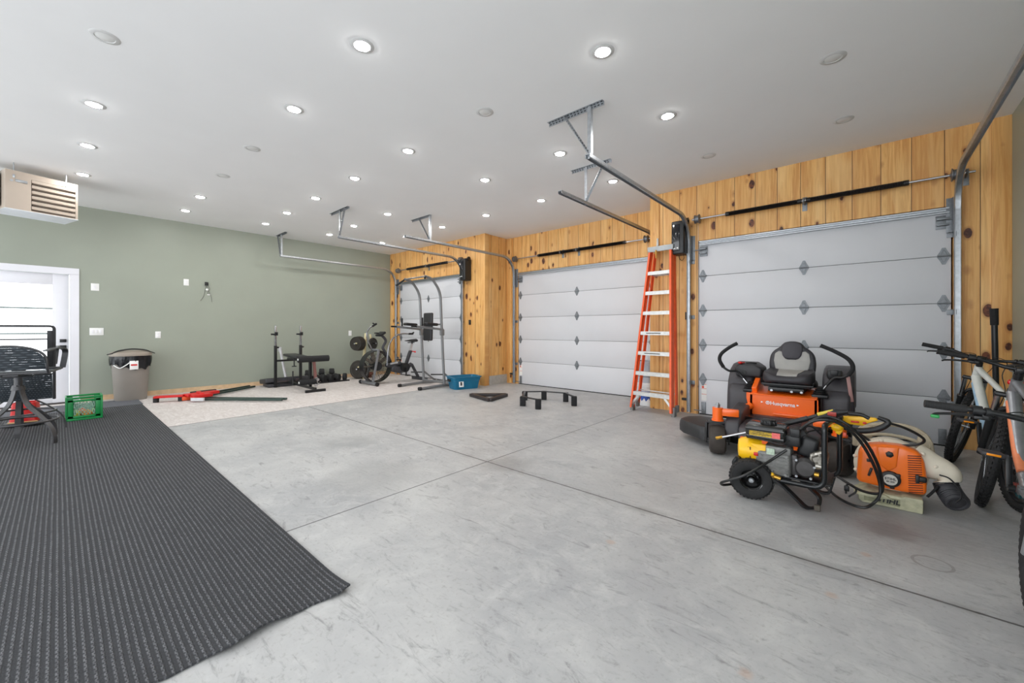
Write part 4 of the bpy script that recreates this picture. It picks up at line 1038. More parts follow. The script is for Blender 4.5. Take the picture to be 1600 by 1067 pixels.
# ================================================================= step ladder
t = thing('step_ladder', 'tall orange fiberglass step ladder with aluminum steps, leaning against the pine pier', 'ladder', (-2.35, 5.8, 0))
FO = mat('orange_fiberglass', (240, 98, 50), .42, 0, .08, 14, .1, 90); AL = mat('worn_aluminum', (208, 208, 206), .4, .5, .1, 30, .1, 80)
fl0, fr0 = V((-2.66, 5.74, .05)), V((-2.015, 5.66, .05)); ft = V((-2.455, 5.955, 2.40)), V((-2.115, 5.93, 2.40))
def chn(a, b, inward, w=.026, d=.085):
    m = MB(); a, b = V(a), V(b); zz = (b-a).normalized(); y = V((inward.x, inward.y, 0)).normalized(); 
    y = (y-zz*y.dot(zz)).normalized(); x = y.cross(zz)
    # y: towards inside, x: depth
    M_ = Matrix((x, y, zz)).transposed(); c = (a+b)/2; Lh = (b-a).length
    m.box(c, (d, .006, Lh), 0, M_); m.box(c+x*(d/2)+y*w/2, (.005, w, Lh), 0, M_); m.box(c-x*(d/2)+y*w/2, (.005, w, Lh), 0, M_)
    return m
wdir = (fr0-fl0).normalized(); wtop = (ft[1]-ft[0]).normalized()
chn(fl0, ft[0], wdir).build('front_rail', FO, t, sm=0); chn(fr0, ft[1], -wdir).build('front_rail', FO, t, sm=0)
fw = V((-wdir.y, wdir.x, 0)); fw = fw if fw.y > 0 else -fw
bl0, br0 = fl0+fw*.13+V((.03, 0, .05)), fr0+fw*.13+V((0, 0, .05)); bl1, br1 = ft[0]+fw*.075+V((.03, 0, -.03)), ft[1]+fw*.075+V((0, 0, -.03))
br0.y = min(br0.y, 5.98); br1.y = min(br1.y, 6.04); bl1.y = min(bl1.y, 6.05)
chn(bl0, bl1, wdir, .02, .05).build('rear_rail', FO, t, sm=0); chn(br0, br1, -wdir, .02, .05).build('rear_rail', FO, t, sm=0)
for i in range(7):
    f = (.245+.305*i*1.0)/2.4; a = fl0.lerp(ft[0], f); b = fr0.lerp(ft[1], f)
    m = MB(); d = (b-a); ang_ = math.atan2(d.y, d.x); c = (a+b)/2; R_ = Euler((0, 0, ang_))
    m.box(c, (d.length-.012, .085, .006), 0, R_); m.box(c+V((-wdir.y*0, 0, 0))-fw*.042+V((0, 0, -.022)), (d.length-.012, .004, .05), 0, R_); m.box(c+fw*.042+V((0, 0, -.02)), (d.length-.012, .004, .045), 0, R_)
    for k in range(6): m.box(c-fw*(.034-k*.013)+V((0, 0, .004)), (d.length-.02, .004, .003), 0, R_)
    st = m.build('step', AL, t, sm=0)
    if i < 4 and i > 1:
        m = MB(); m.box(c-fw*.0445+wdir*(-.02)+V((0, 0, -.02)), (d.length*.45, .0015, .014), 0, R_); m.build('step_label', mat('grey_print', (92, 90, 88), .6, 0, .4, 60), st, sm=0)
for i in range(4):
    f = (.215+.61*i)/2.4; a = bl0.lerp(bl1, f); b = br0.lerp(br1, f); m = MB(); m.cyl(a, b, .01, n=8); m.build('rear_brace', AL, t)
for a, b, s in ((fl0, fr0, 1), (fr0, fl0, -1)):
    m = MB(); p = a+V((0, 0, .06)); q = a+(wdir*s)*.12+V((0, 0, .19)); m.beam(p+(wdir*s)*.01, q, .03, .004, (0, 1, 0)); m.beam(a+fw*.03+V((0, 0, .02)), a+(wdir*s)*.14+fw*.03+V((0, 0, .2)), .022, .004, (0, 1, 0)); m.build('corner_brace', AL, t, sm=0)
FT_ = mat('grey_rubber_foot', (124, 122, 120), .6, 0, .1, 20)
for a, d in ((fl0, .1), (fr0, .1)):
    m = MB(); m.prism([(-.05, 0), (.05, 0), (.042, .13), (-.042, .13)], (a.x-.02, a.y+.045, 0.0), (0, -1, 0), (0, 0, 1), (1, 0, 0), .045, .004); m.build('foot', FT_, t)
for a in (bl0, br0):
    m = MB(); m.box((a.x, a.y, a.z-.0), (.035, .07, .1), .006); m.build('foot', FT_, t)
ct = (ft[0]+ft[1])/2+fw*.03
m = MB(); m.box(ct+V((0, 0, .035)), (.40, .15, .055), .008, Euler((0, 0, math.atan2(wtop.y, wtop.x)))); m.box(ct+V((0, -.075, .02)), (.38, .012, .075), .003, Euler((0, 0, math.atan2(wtop.y, wtop.x)))); m.build('top_cap', mat('grey_top_cap', (168, 172, 174), .45, .2, .1, 20), t)
# brush hanging on the cap
t = thing('paint_brush', 'small brush with a yellow handle hanging at the top of the orange ladder', 'brush', ct+V((-.06, 0, .06)))
b0 = ct+V((-.06, -.02, .06))
m = MB(); m.cyl(b0+V((0, 0, .0)), b0+V((0, 0, .10)), .02, .014, n=10); m.ell(b0+V((0, 0, .11)), (.016, .016, .02)); m.build('bristle_block', mat('pale_grey_brush', (196, 196, 192), .6), t)
m = MB(); m.cyl(b0+V((0, -.065, -.06)), b0+V((0, -.065, -.18)), .013, .010, n=10); m.build('handle', mat('ochre_handle', (196, 146, 60), .5), t)
# ---- buckets stacked behind the ladder
def bucket(z, body, label, extra=None):
    c = V((-2.66, 6.32, z)); t = thing('paint_pail', label, 'bucket', c, group=None)
    m = MB(); m.lathe([(.125, 0), (.13, .004), (.142, .30), (.15, .302), (.15, .315), (.145, .318), (.145, .335), (.152, .338), (.152, .365), (.146, .37), (.14, .37), (.137, .3), (.12, .01), (0, .008)], c, (0, 0, 1), 32); m.build('body', body, t)
    if extra: extra(c, t)
    return t
def stain(c, t):
    m = MB(); n = 14
    P = []
    for i in range(n):
        a = math.radians(205+i*10); r1 = .1425; lo = .10+.03*math.sin(i*2.1)
        P.append((a, lo))
    for i in range(n-1):
        a0, l0 = P[i]; a1, l1 = P[i+1]
        f = lambda a, z: V((c.x+(.1275+.0145*z/.3+.0035)*math.cos(a), c.y+(.1275+.0145*z/.3+.0035)*math.sin(a), c.z+z))
        q = [f(a0, l0), f(a1, l1), f(a1, .235), f(a0, .235)]; ctr = V((c.x, c.y, 0))
        inn = [p-(p-V((c.x, c.y, p.z))).normalized()*.003 for p in q]
        m._add(q+inn, [(0, 1, 2, 3), (7, 6, 5, 4), (0, 4, 5, 1), (1, 5, 6, 2), (2, 6, 7, 3), (3, 7, 4, 0)])
    m.build('blue_label', mat('cobalt_label', (50, 84, 170), .5, 0, .3, 30), t)
bucket(0, mat('white_pail', (222, 224, 226), .4, 0, .12, 9), 'lower white pail with a blue label behind the orange ladder', stain)
b = bucket(.345, mat('grey_pail', (172, 178, 188), .4, 0, .05, 9), 'upper grey pail stacked on the white pail behind the orange ladder', lambda c, t: MB().torus(c+V((0, 0, .12)), (0, 0, 1), .135, .004, 32, 6).build('wire_bail', BLKM, t))
# ================================================================= zero-turn mower
t = thing('riding_mower', 'orange and dark grey zero-turn riding mower facing out from the garage door', 'mower', (-.63, 4.9, 0))
MG = mat('mower_dark_grey', (64, 62, 66), .48, 0, .06, 14, .2, 220); MX = -.63
# rear wheels
for s in (-1, 1):
    x = MX+s*.40
    m = MB(); m.lathe([(.10, -.12), (.2, -.12), (.26, -.115), (.283, -.085), (.29, 0), (.283, .085), (.26, .115), (.2, .12), (.1, .12)], (x, 5.52, .288), (1, 0, 0), 44)
    for i in range(26):
        a = 2*PI*i/26
        for q in (-1, 1):
            cc = V((x+q*.05, 5.52+math.cos(a)*.286, .288+math.sin(a)*.286)); m.box(cc, (.09, .035, .012), 0, Matrix.Rotation(a-PI/2, 3, 'X') @ Matrix.Rotation(.5*q, 3, 'Z'))
    m.build('rear_tire', RUB, t)
    m = MB(); m.lathe([(.0, .07*s), (.04, .075*s), (.05, .06*s), (.1, .065*s), (.125, .1*s), (.13, .1*s), (.13, -.1*s), (0, -.1*s)], (x, 5.52, .288), (1, 0, 0), 28); m.build('rear_rim', BLKM, t)
# fenders with fuel tanks
def fender(s):
    x0 = MX+s*.30; pr = [(4.98, .30), (5.0, .52), (5.04, .66), (5.14, .78), (5.28, .83), (5.5, .84), (5.72, .80), (5.84, .68), (5.88, .5), (5.86, .34), (5.80, .34), (5.76, .45), (5.66, .56), (5.52, .60), (5.38, .56), (5.29, .46), (5.25, .34), (5.22, .30)]
    m = MB(); m.prism([(p[0], p[1]) for p in pr], (x0, 0, 0), (0, 1, 0), (0, 0, 1), (s, 0, 0), .25, .035, 3); return m
for s in (-1, 1):
    fender(s).build('fender', MG, t)
    m = MB(); m.prism([(4.92, .24), (4.94, .56), (5.0, .62), (5.1, .62), (5.2, .3), (5.2, .24)], (MX+s*.30, 0, 0), (0, 1, 0), (0, 0, 1), (s, 0, 0), .22, .03, 3); m.build('side_panel', MG, t)
m = MB(); m.box((MX+.515, 4.99, .66), (.03, .02, .26), .005, Euler((.1, -.12, 0))); m.build('fender_decal', mat('dusty_pink_decal', (168, 128, 124), .5), t)
m = MB(); m.box((MX+.40, 5.05, .78), (.12, .14, .10), .03); m.box((MX+.40, 5.0, .8), (.06, .06, .06), .01); m.build('storage_bin', BLK, t)
# console on the left
m = MB(); m.prism([(0, 0), (.24, 0), (.25, .10), (.18, .14), (.03, .14), (-.02, .09)], (MX-.46, 5.02, .70), (1, 0, 0), (0, 0, 1), (0, 1, 0), .30, .02, 3); cs = m.build('control_console', mat('console_black', (42, 41, 44), .5, 0, .1, 18), t)
m = MB(); m.torus((MX-.33, 5.13, .845), (0, 0, 1), .045, .01, 24, 8); m.cyl((MX-.33, 5.13, .80), (MX-.33, 5.13, .842), .04, n=20); m.build('cup_holder', BLK, cs)
MB().ell((MX-.42, 5.04, .85), (.025, .03, .015)).build('red_switch', RED, cs)
MB().box((MX-.40, 5.1, .85), (.02, .05, .012), .004).build('red_lever', RED, cs)
MB().cyl((MX-.38, 5.01, .75), (MX-.38, 5.025, .75), .02, n=12).build('key_switch', BLK, cs)
# orange chassis
m = MB(); PY = 4.80
m.prism([(-.275, .255), (.285, .255), (.295, .30), (.29, .545), (-.315, .56), (-.315, .50), (-.29, .38)], (MX, PY, 0), (1, 0, 0), (0, 0, 1), (0, 1, 0), .012, .004, 1)
m.prism([(4.80, .545), (5.25, .60), (5.25, .30), (4.80, .26)], (MX-.28, 0, 0), (0, 1, 0), (0, 0, 1), (1, 0, 0), .02); m.prism([(4.80, .545), (5.25, .60), (5.25, .30), (4.80, .26)], (MX+.26, 0, 0), (0, 1, 0), (0, 0, 1), (1, 0, 0), .02)
m.box((MX, 5.02, .575), (.56, .46, .012), .003, Euler((.12, 0, 0)))
m.box((MX-.25, 4.95, .62), (.05, .22, .08), .01, Euler((.4, 0, 0))); m.box((MX+.0, 4.5, .20), (.5, .6, .05), .01)
m.build('orange_chassis', ORG, t, sm=0)
m = MB(); m.cyl((MX-.40, 4.62, .345), (MX-.27, 4.78, .43), .035, n=14); m.box((MX-.30, 4.72, .33), (.10, .14, .014), .003); m.build('lift_arm', ORG, t)
m = MB(); m.box((MX+.0, 4.794, .31), (.04, .01, .03), .004); m.box((MX-.04, 4.794, .315), (.02, .01, .012)); m.build('latch', BLK, t)
# writing on the orange panel
nrm = V((0, -1, 0))
def tx(name, s, size, u, v, **k): return text(name, s, size, onY(u, v, PY-.003), (1, 0, 0), (0, 0, 1), WHT, t, **k)
tx('lettering', 'Husqvarna', .050, 1222.5, 631.8, bold=.0011, sx=.98)
m = MB(); c = onY(1199.5, 629.0, PY-.002)
m.torus(c, (0, 1, 0), .0155, .003, 24, 6, .3); m.prism([(-.007, .012), (-.009, .0), (-.004, .004), (0, -.004), (.004, .004), (.009, 0), (.007, .012), (.003, .009), (0, .014), (-.003, .009)], c, (1, 0, 0), (0, 0, 1), (0, -1, 0), .002); m.box(c+V((0, 0, -.007)), (.012, .002, .006)); m.build('crown_emblem', WHT, t)
for u, v, s in ((1190.5, 627.8, 1), (1246.5, 633.7, 1)):
    c = onY(u, v, PY-.002); m = MB(); m.prism([(-.009, .009), (.012, 0), (-.009, -.009)], c, (s, 0, 0), (0, 0, 1), (0, -1, 0), .002); m.build('arrow_mark', WHT, t, sm=0)
# foot deck
m = MB(); m.prism([(4.22, .19), (4.24, .29), (4.30, .315), (4.80, .345), (4.80, .25), (4.3, .16)], (MX-.27, 0, 0), (0, 1, 0), (0, 0, 1), (1, 0, 0), .50, .012)
m.prism([(4.26, .20), (4.28, .33), (4.42, .41), (4.80, .45), (4.80, .30), (4.3, .19)], (MX-.40, 0, 0), (0, 1, 0), (0, 0, 1), (1, 0, 0), .13, .02, 3)
m.prism([(4.26, .20), (4.28, .30), (4.42, .37), (4.80, .38), (4.80, .30), (4.3, .19)], (MX+.23, 0, 0), (0, 1, 0), (0, 0, 1), (1, 0, 0), .12, .02, 3)
for i in range(7): m.box((MX-.02, 4.34+i*.06, .325+i*.003), (.4, .02, .008), .002)
m.build('foot_platform', MG, t)
m = MB(); m.box((MX+.08, 4.775, .37), (.3, .03, .02), .004); m.build('orange_pedal', ORG, t)
# cutting deck with side chute
m = MB(); dk = [(-.50, -.28), (-.44, -.34), (-.1, -.40), (.25, -.38), (.52, -.28), (.60, -.08), (.58, .15), (.46, .28), (-.4, .28), (-.5, .2)]
m.prism(dk, (MX, 4.78, .09), (1, 0, 0), (0, 1, 0), (0, 0, 1), .11, .02, 2)
for x in (-.3, .02, .34): m.cyl((MX+x, 4.74, .2), (MX+x, 4.74, .25), .07, n=20)
m.box((MX, 4.5, .21), (.9, .05, .03), .006); m.box((MX-.25, 4.45, .18), (.04, .3, .03), .004); m.box((MX+.3, 4.45, .18), (.04, .3, .03), .004)
m.build('cutting_deck', BLKM, t)
m = MB(); ch = [(-1.10, 4.52), (-1.17, 4.44), (-1.30, 4.44), (-1.52, 4.60), (-1.60, 4.72), (-1.585, 4.86), (-1.46, 4.97), (-1.2, 5.0), (-1.10, 4.96)]
ctr = V((-1.3, 4.75, 0)); rg = lambda k, z: [V((ctr.x+(x-ctr.x)*k, ctr.y+(y-ctr.y)*k, z)) for x, y in ch]
m.loft([rg(1.0, .075), rg(1.01, .14), rg(.99, .18), rg(.95, .205), rg(.86, .215)]); m.build('discharge_chute', mat('chute_black', (44, 44, 46), .5, 0, .08, 14, .2, 200), t)
# casters
def caster(x, y, a, nm=True):
    R_ = Matrix.Rotation(a, 3, 'Z'); P = lambda q: V((x, y, 0))+R_ @ V(q)
    m = MB(); m.M = Matrix.Translation((x, y, 0)) @ R_.to_4x4()
    m.lathe([(.04, -.07), (.10, -.075), (.128, -.062), (.138, -.03), (.14, 0), (.138, .03), (.128, .062), (.10, .075), (.04, .07)], (0, 0, .14), (1, 0, 0), 32); m.build('caster_tire', mat('worn_caster', (58, 52, 48), .7, 0, .25, 20), t)
    m = MB(); m.M = Matrix.Translation((x, y, 0)) @ R_.to_4x4(); m.ftube([(-.098, 0, .13), (-.098, .0, .31), (.098, 0, .31), (.098, 0, .13)], .016, .04, 8)
    m.box((-.098, 0, .2), (.012, .055, .2), .004); m.box((.098, 0, .2), (.012, .055, .2), .004); m.box((0, 0, .305), (.2, .06, .014), .004); m.cyl((-.1, 0, .14), (.1, 0, .14), .014, n=10); m.build('caster_fork', BLKM, t)
    m = MB(); m.cyl((x, y, .33), (x, y, .455), .047, n=20); m.cyl((x, y, .325), (x, y, .34), .055, n=20); sg = 1 if x < MX else -1
    m.box((x+sg*.1, y+.03, .41), (.16, .06, .07), .01, Euler((0, 0, .2*sg))); m.build('caster_pivot', ORG, t)
    m = MB(); m.cyl((x, y, .455), (x, y, .485), .026, n=6); m.cyl((x, y, .485), (x, y, .50), .014, n=10); m.build('caster_nut', GAL, t)
    m = MB(); m.beam((x+sg*.05, y+.02, .30), (x+sg*.22, y+.32, .30), .06, .04, r=.006); m.beam((x+sg*.02, y+.03, .38), (x+sg*.3, y+.4, .30), .05, .05, r=.006); m.build('front_beam', BLKM, t)
caster(-1.095, 4.30, .25); caster(-.165, 4.34, -.5)
# seat
SB = mat('seat_black_vinyl', (48, 47, 52), .5, 0, .06, 16, .2, 200); SGy = mat('seat_grey_vinyl', (164, 162, 158), .55, 0, .04, 16, .2, 200)
SX = -.605
def seat_ring(y, z0, z1, w, r):
    return [V((SX+a*w, y, z)) for a, z in ((-1, z0+r), (-.9, z0), (.9, z0), (1, z0+r), (1, z1-r), (.93, z1), (.5, z1-.016), (0, z1-.02), (-.5, z1-.016), (-.93, z1), (-1, z1-r))]
m = MB(); m.loft([seat_ring(4.86, .69, .735, .15, .01), seat_ring(4.88, .672, .765, .195, .02), seat_ring(4.95, .665, .785, .215, .025), seat_ring(5.1, .665, .785, .22, .025), seat_ring(5.28, .67, .80, .205, .025), seat_ring(5.34, .68, .79, .18, .02)]); m.build('seat_cushion', SB, t, sm=60)
m = MB(); m.loft([[V((SX+a, y, z+dz)) for a, dz in ((-w, -.02), (w, -.02), (w, .004), (0, .002), (-w, .004))] for y, z, w in ((4.862, .715, .075), (4.885, .748, .085), (4.95, .768, .088), (5.1, .77, .1), (5.3, .785, .12))]); m.build('seat_insert', SGy, t, sm=60)
def back_pt(a, z):   # outline half width at height
    pass
bo = [(-.205, .76), (-.212, .86), (-.20, .95), (-.165, 1.0), (-.105, 1.04), (-.09, 1.075), (-.05, 1.095), (0, 1.10), (.05, 1.095), (.09, 1.075), (.105, 1.04), (.165, 1.0), (.2, .95), (.212, .86), (.205, .76), (.12, .73), (-.12, .73)]
S_ = Matrix.Identity(4)
def bprism(poly, y, d, r, tilt=.16, seg=3, zc=.76):
    m = MB(); m.M = Matrix.Translation((SX, y, zc)) @ Matrix.Rotation(-tilt, 4, 'X'); m.prism([(p[0], p[1]-zc) for p in poly], (0, 0, 0), (1, 0, 0), (0, 0, 1), (0, 1, 0), d, r, seg); return m
bprism(bo, 5.27, .07, .028).build('seat_back', SB, t, sm=60)
gi = [(-.15, .80), (-.165, .88), (-.155, .96), (-.12, .99), (-.085, .98), (-.075, .93), (-.04, .895), (.04, .895), (.075, .93), (.085, .98), (.12, .99), (.155, .96), (.165, .88), (.15, .80), (.13, .765), (-.13, .765)]
bprism(gi, 5.258, .03, .008, seg=2).build('back_insert', SGy, t, sm=60)
hr = [(-.06, .905), (-.085, .94), (-.095, 1.0), (-.088, 1.06), (-.05, 1.085), (.05, 1.085), (.088, 1.06), (.095, 1.0), (.085, .94), (.06, .905)]
bprism(hr, 5.245, .03, .01, seg=2).build('headrest_pad', mat('headrest_charcoal', (62, 60, 66), .6, 0, .06, 30, .3, 200), t, sm=60)
m = MB(); m.box((SX, 5.07, .645), (.40, .36, .03), .008); m.box((SX, 4.98, .61), (.30, .28, .04), .006); m.cyl((SX-.15, 4.9, .62), (SX+.15, 4.9, .62), .012, n=8); m.box((SX, 4.9, .655), (.44, .03, .02), .004); m.build('seat_suspension', BLKM, t)
for a in (-.12, .05, .13): MB().cyl((SX+a, 4.83, .60), (SX+a, 4.85, .60), .012, n=8).build('bolt', GAL, t)
# levers
for s, P, Q in ((-1, [(-.93, 4.93, .60), (-1.0, 4.94, .69), (-1.06, 4.93, .76), (-1.13, 4.90, .765), (-1.185, 4.89, .80)], [(-1.185, 4.89, .80), (-1.222, 4.88, .88), (-1.205, 4.88, .95), (-1.13, 4.89, 1.02), (-1.05, 4.90, 1.072)]),
                (1, [(-.335, 4.93, .60), (-.285, 4.93, .68), (-.225, 4.92, .755), (-.17, 4.90, .765), (-.125, 4.89, .79)], [(-.125, 4.89, .79), (-.09, 4.88, .86), (-.12, 4.88, .94), (-.22, 4.89, 1.01), (-.33, 4.90, 1.065)])):
    m = MB(); m.tube(P, .0125, 10); lv = m.build('steering_lever', BLKM, t)
    m = MB(); m.tube(Q, .0185, 12); m.build('grip', FOAM, lv)
    x, y, z = P[0]
    m = MB(); m.box((x, y+.0, z-.03), (.13, .12, .035), .01); m.lathe([(.055, 0), (.06, .01), (.045, .018), (.052, .028), (.038, .036), (.045, .046), (.03, .054), (.034, .064), (.015, .075)], (x, y, z-.01), (0, 0, 1), 18); m.build('bellows_boot', BLK, lv)
    m = MB(); m.cyl(V(P[0])+V((0, -.01, .0)), V(P[1])+V((-.0, -.016, 0)), .008, n=8); m.build('lever_rod', STL, lv)
# engine behind the seat
m = MB(); m.box((MX, 5.62, .5), (.44, .36, .3), .05, None, 3); m.cyl((MX, 5.62, .6), (MX, 5.62, .72), .17, n=28); m.build('engine', mat('engine_black', (36, 35, 36), .5, .2, .1, 12), t)
# ================================================================= pressure washer
t = thing('pressure_washer', 'black and yellow gas pressure washer on two wheels, in front of the mower', 'pressure washer', (-.45, 3.5, 0))
FRM = mat('black_powder_tube', (24, 27, 30), .28, .3, .08, 20, coat=.3)
def wheel(c, ax, s):
    c = V(c); ax = V(ax).normalized()
    R0 = .140; m = MB(); m.lathe([(.075, -.04), (.10, -.05), (.125, -.045), (.138, -.025), (R0, 0), (.138, .025), (.125, .045), (.10, .05), (.075, .04), (.075, -.04)], c, ax, 44)
    x = ax.orthogonal().normalized(); y = ax.cross(x)
    for i in range(34):
        for q in (-1, 0, 1):
            a = 2*PI*(i+.5*q)/34; e = x*math.cos(a)+y*math.sin(a); cc = c+e*(R0-.001-abs(q)*.004)+ax*(.026*q); tt_ = ax.cross(e)
            m.box(cc, (.012, .020, .008), 0, Matrix((tt_, ax, e)).transposed())
    m.build('tire', RUB, t)
    m = MB(); m.lathe([(.0, -.045), (.02, -.045), (.025, -.02), (.045, -.005), (.062, -.03), (.076, -.038), (.076, .038), (.0, .03)], c, ax*s, 32); rm = m.build('rim', mat('gloss_black_rim', (14, 14, 15), .15, .2, .1, coat=.6), t)
    m = MB(); m.lathe([(0, -.058), (.014, -.057), (.017, -.05), (.017, -.03), (0, -.03)], c, ax*s, 14); m.build('axle_nut', GAL, rm)
wx = V((.20, -1, 0)).normalized()
wheel((-.625, 3.33, .140), wx, -1); wheel((-.54, 3.80, .140), wx, 1)
TR = .0165
for y, dz in ((3.345, 0), (3.70, 0)):
    ox = (y-3.345)*.18
    m = MB(); m.ftube([(-.72+ox, y, .26), (-.745+ox, y, .22), (-.68+ox, y, .15), (-.48+ox, y, .165), (-.205+ox, y, .165), (-.205+ox, y, .575), (-.20+ox, y+.06, .585)], TR, .075, 12)
    m.build('frame_tube', FRM, t)
m = MB(); m.ftube([(-.205, 3.345, .545), (-.205, 3.36, .585), (-.16, 3.69, .585), (-.145, 3.70, .545)], TR, .05, 12); m.cyl((-.72, 3.345, .26), (-.66, 3.70, .26), TR); m.cyl((-.625, 3.33, .14), (-.54, 3.80, .14), .012); m.cyl((-.25, 3.345, .17), (-.2, 3.70, .17), TR); m.build('cross_tube', FRM, t)
m = MB(); P = fillet([(-.49, 3.335, .175), (-.42, 3.33, .13), (-.30, 3.33, .018), (-.24, 3.40, .018), (-.235, 3.46, .07), (-.34, 3.44, .17), (-.38, 3.44, .23)], .03); m.sweep(P, [(-.02, -.007), (.02, -.007), (.02, .007), (-.02, .007)], (.3, .95, 0)); m.build('support_leg', BLK, t)
m = MB(); P = fillet([(-.42, 3.72, .175), (-.26, 3.73, .018), (-.2, 3.73, .018), (-.17, 3.72, .15)], .03); m.sweep(P, [(-.02, -.007), (.02, -.007), (.02, .007), (-.02, .007)], (.0, 1, 0)); m.box((-.4, 3.52, .185), (.46, .30, .012), .003); m.build('base_plate', BLK, t)
m = MB(); m.box((-.245, 3.375, .022), (.035, .03, .04), .006); m.build('rubber_foot', mat('muddy_rubber', (84, 78, 70), .8), t)
# engine
EG = mat('cast_engine_grey', (122, 122, 120), .5, .5, .25, 30, .4, 80)
m = MB(); m.box((-.50, 3.46, .265), (.22, .2, .17), .025, None, 3); m.box((-.47, 3.44, .36), (.16, .14, .06), .015)
for i in range(6): m.box((-.50, 3.38, .20+i*.024), (.20, .05, .006), .001)
for dx_, dz in ((-.07, .05), (.07, .05), (.0, -.05), (.08, -.06)): m.cyl((-.5+dx_, 3.35, .265+dz), (-.5+dx_, 3.38, .265+dz), .010, n=8)
m.build('engine_block', EG, t)
m = MB(); m.box((-.545, 3.45, .485), (.25, .20, .088), .022, None, 3); m.box((-.545, 3.45, .44), (.24, .19, .04), .012); m.box((-.545, 3.345, .50), (.24, .012, .018), .004); tk = m.build('fuel_tank', mat('tank_gloss_black', (26, 27, 26), .22, 0, .1, 10, coat=.4), t)
m = MB(); m.lathe([(.048, 0), (.05, .012), (.044, .016), (.044, .03), (.036, .034), (0, .036)], (-.535, 3.45, .528), (0, 0, 1), 20)
for i in range(10): a = 2*PI*i/10; m.box((-.535+.046*math.cos(a), 3.45+.046*math.sin(a), .541), (.012, .012, .022), .002)
m.build('fuel_cap', BLK, tk)
m = MB(); m.box((-.565, 3.3465, .468), (.15, .004, .034), .001); m.build('warning_label', mat('olive_yellow_label', (186, 152, 30), .5, 0, .35, 70), tk, sm=0)
m = MB(); m.box((-.475, 3.3455, .47), (.05, .004, .04), .001); m.build('red_label', mat('salmon_label', (226, 104, 100), .5, 0, .2, 90), tk, sm=0)
m = MB(); m.box((-.565, 3.344, .466), (.135, .0015, .004)); m.box((-.58, 3.344, .478), (.07, .0015, .004)); m.build('label_stripe', BLK, tk, sm=0)
m = MB(); m.lathe([(.03, -.13), (.07, -.125), (.085, -.10), (.098, -.06), (.10, -.0), (.10, .02)], (-.605, 3.46, .318), (1, .25, 0), 28); m.box((-.585, 3.385, .32), (.10, .03, .14), .015, None, 3); yc = m.build('recoil_cover', YEL, t)
m = MB()
for i in range(3):
    for k in range(3): m.box((-.668+i*.014, 3.375-.006*i, .285+k*.032), (.006, .024, .022), .002, Euler((0, 0, .6)))
m.build('vent_slot', mat('slot_brown', (70, 44, 10), .6), yc)
m = MB(); m.box((-.60, 3.362, .315), (.03, .02, .026), .006); m.build('engine_switch', RED, yc)
m = MB(); m.box((-.51, 3.365, .35), (.05, .012, .045), .003); m.build('small_label', mat('pale_green_label', (178, 196, 176), .5, 0, .2, 80), t)
m = MB(); m.box((-.375, 3.42, .275), (.035, .06, .14), .008); m.box((-.375, 3.388, .275), (.018, .01, .09), .004); m.lathe([(.065, 0), (.068, .05), (.05, .07), (0, .072)], (-.31, 3.44, .27), (0, -1, .0), 24); m.box((-.3, 3.47, .27), (.17, .1, .10), .02, Euler((0, .12, 0)), 3); m.build('gear_housing', mat('dark_cast_metal', (70, 68, 68), .45, .4, .15, 25), t)
for dx_, dz in ((-.05, .05), (.05, .02), (-.05, -.06), (.03, -.06)): MB().cyl((-.31+dx_, 3.365, .27+dz), (-.31+dx_, 3.40, .27+dz), .008, n=8).build('bolt', GAL, t)
m = MB(); m.box((-.30, 3.50, .40), (.11, .14, .15), .03, Euler((0, .25, 0)), 3); m.cyl((-.36, 3.46, .47), (-.36, 3.56, .47), .05, n=18); m.box((-.39, 3.42, .44), (.1, .05, .08), .015); m.box((-.37, 3.40, .50), (.06, .04, .06), .01); m.build('air_filter', BLK, t)
m = MB(); m.cyl((-.24, 3.40, .34), (-.24, 3.56, .34), .05, n=20); m.cyl((-.255, 3.385, .30), (-.205, 3.385, .30), .022); m.cyl((-.28, 3.40, .36), (-.2, 3.40, .40), .016); m.cyl((-.215, 3.37, .33), (-.215, 3.42, .33), .026, n=14); m.torus((-.245, 3.395, .34), (0, 1, 0), .035, .008, 20, 8)
for k in range(5): m.cyl((-.27+.018*k, 3.38, .375+.006*(k % 2)), (-.27+.018*k, 3.40, .375), .007, n=8)
m.build('pump', mat('pump_alloy', (150, 146, 138), .3, .8, .3, 40), t)
MB().cyl((-.26, 3.37, .245), (-.235, 3.37, .245), .016).build('drain_plug', BRS, t)
m = MB(); m.cyl((-.505, 3.335, .19), (-.445, 3.332, .18), .014, n=12); m.cyl((-.50, 3.335, .19), (-.48, 3.332, .187), .019, n=6); m.build('brass_fitting', BRS, t)
m = MB(); m.box((-.48, 3.36, .16), (.03, .02, .02), .004); m.ell((-.495, 3.33, .20), (.013, .013, .013)); m.build('yellow_valve', YEL, t)
m = MB(); m.tube([(-.22, 3.5, .48), (-.30, 3.45, .55), (-.40, 3.42, .44), (-.42, 3.40, .36)], .006, 8); m.tube([(-.65, 3.34, .44), (-.52, 3.325, .43), (-.44, 3.33, .42), (-.40, 3.36, .45)], .005, 8); m.build('fuel_line', BLK, t)
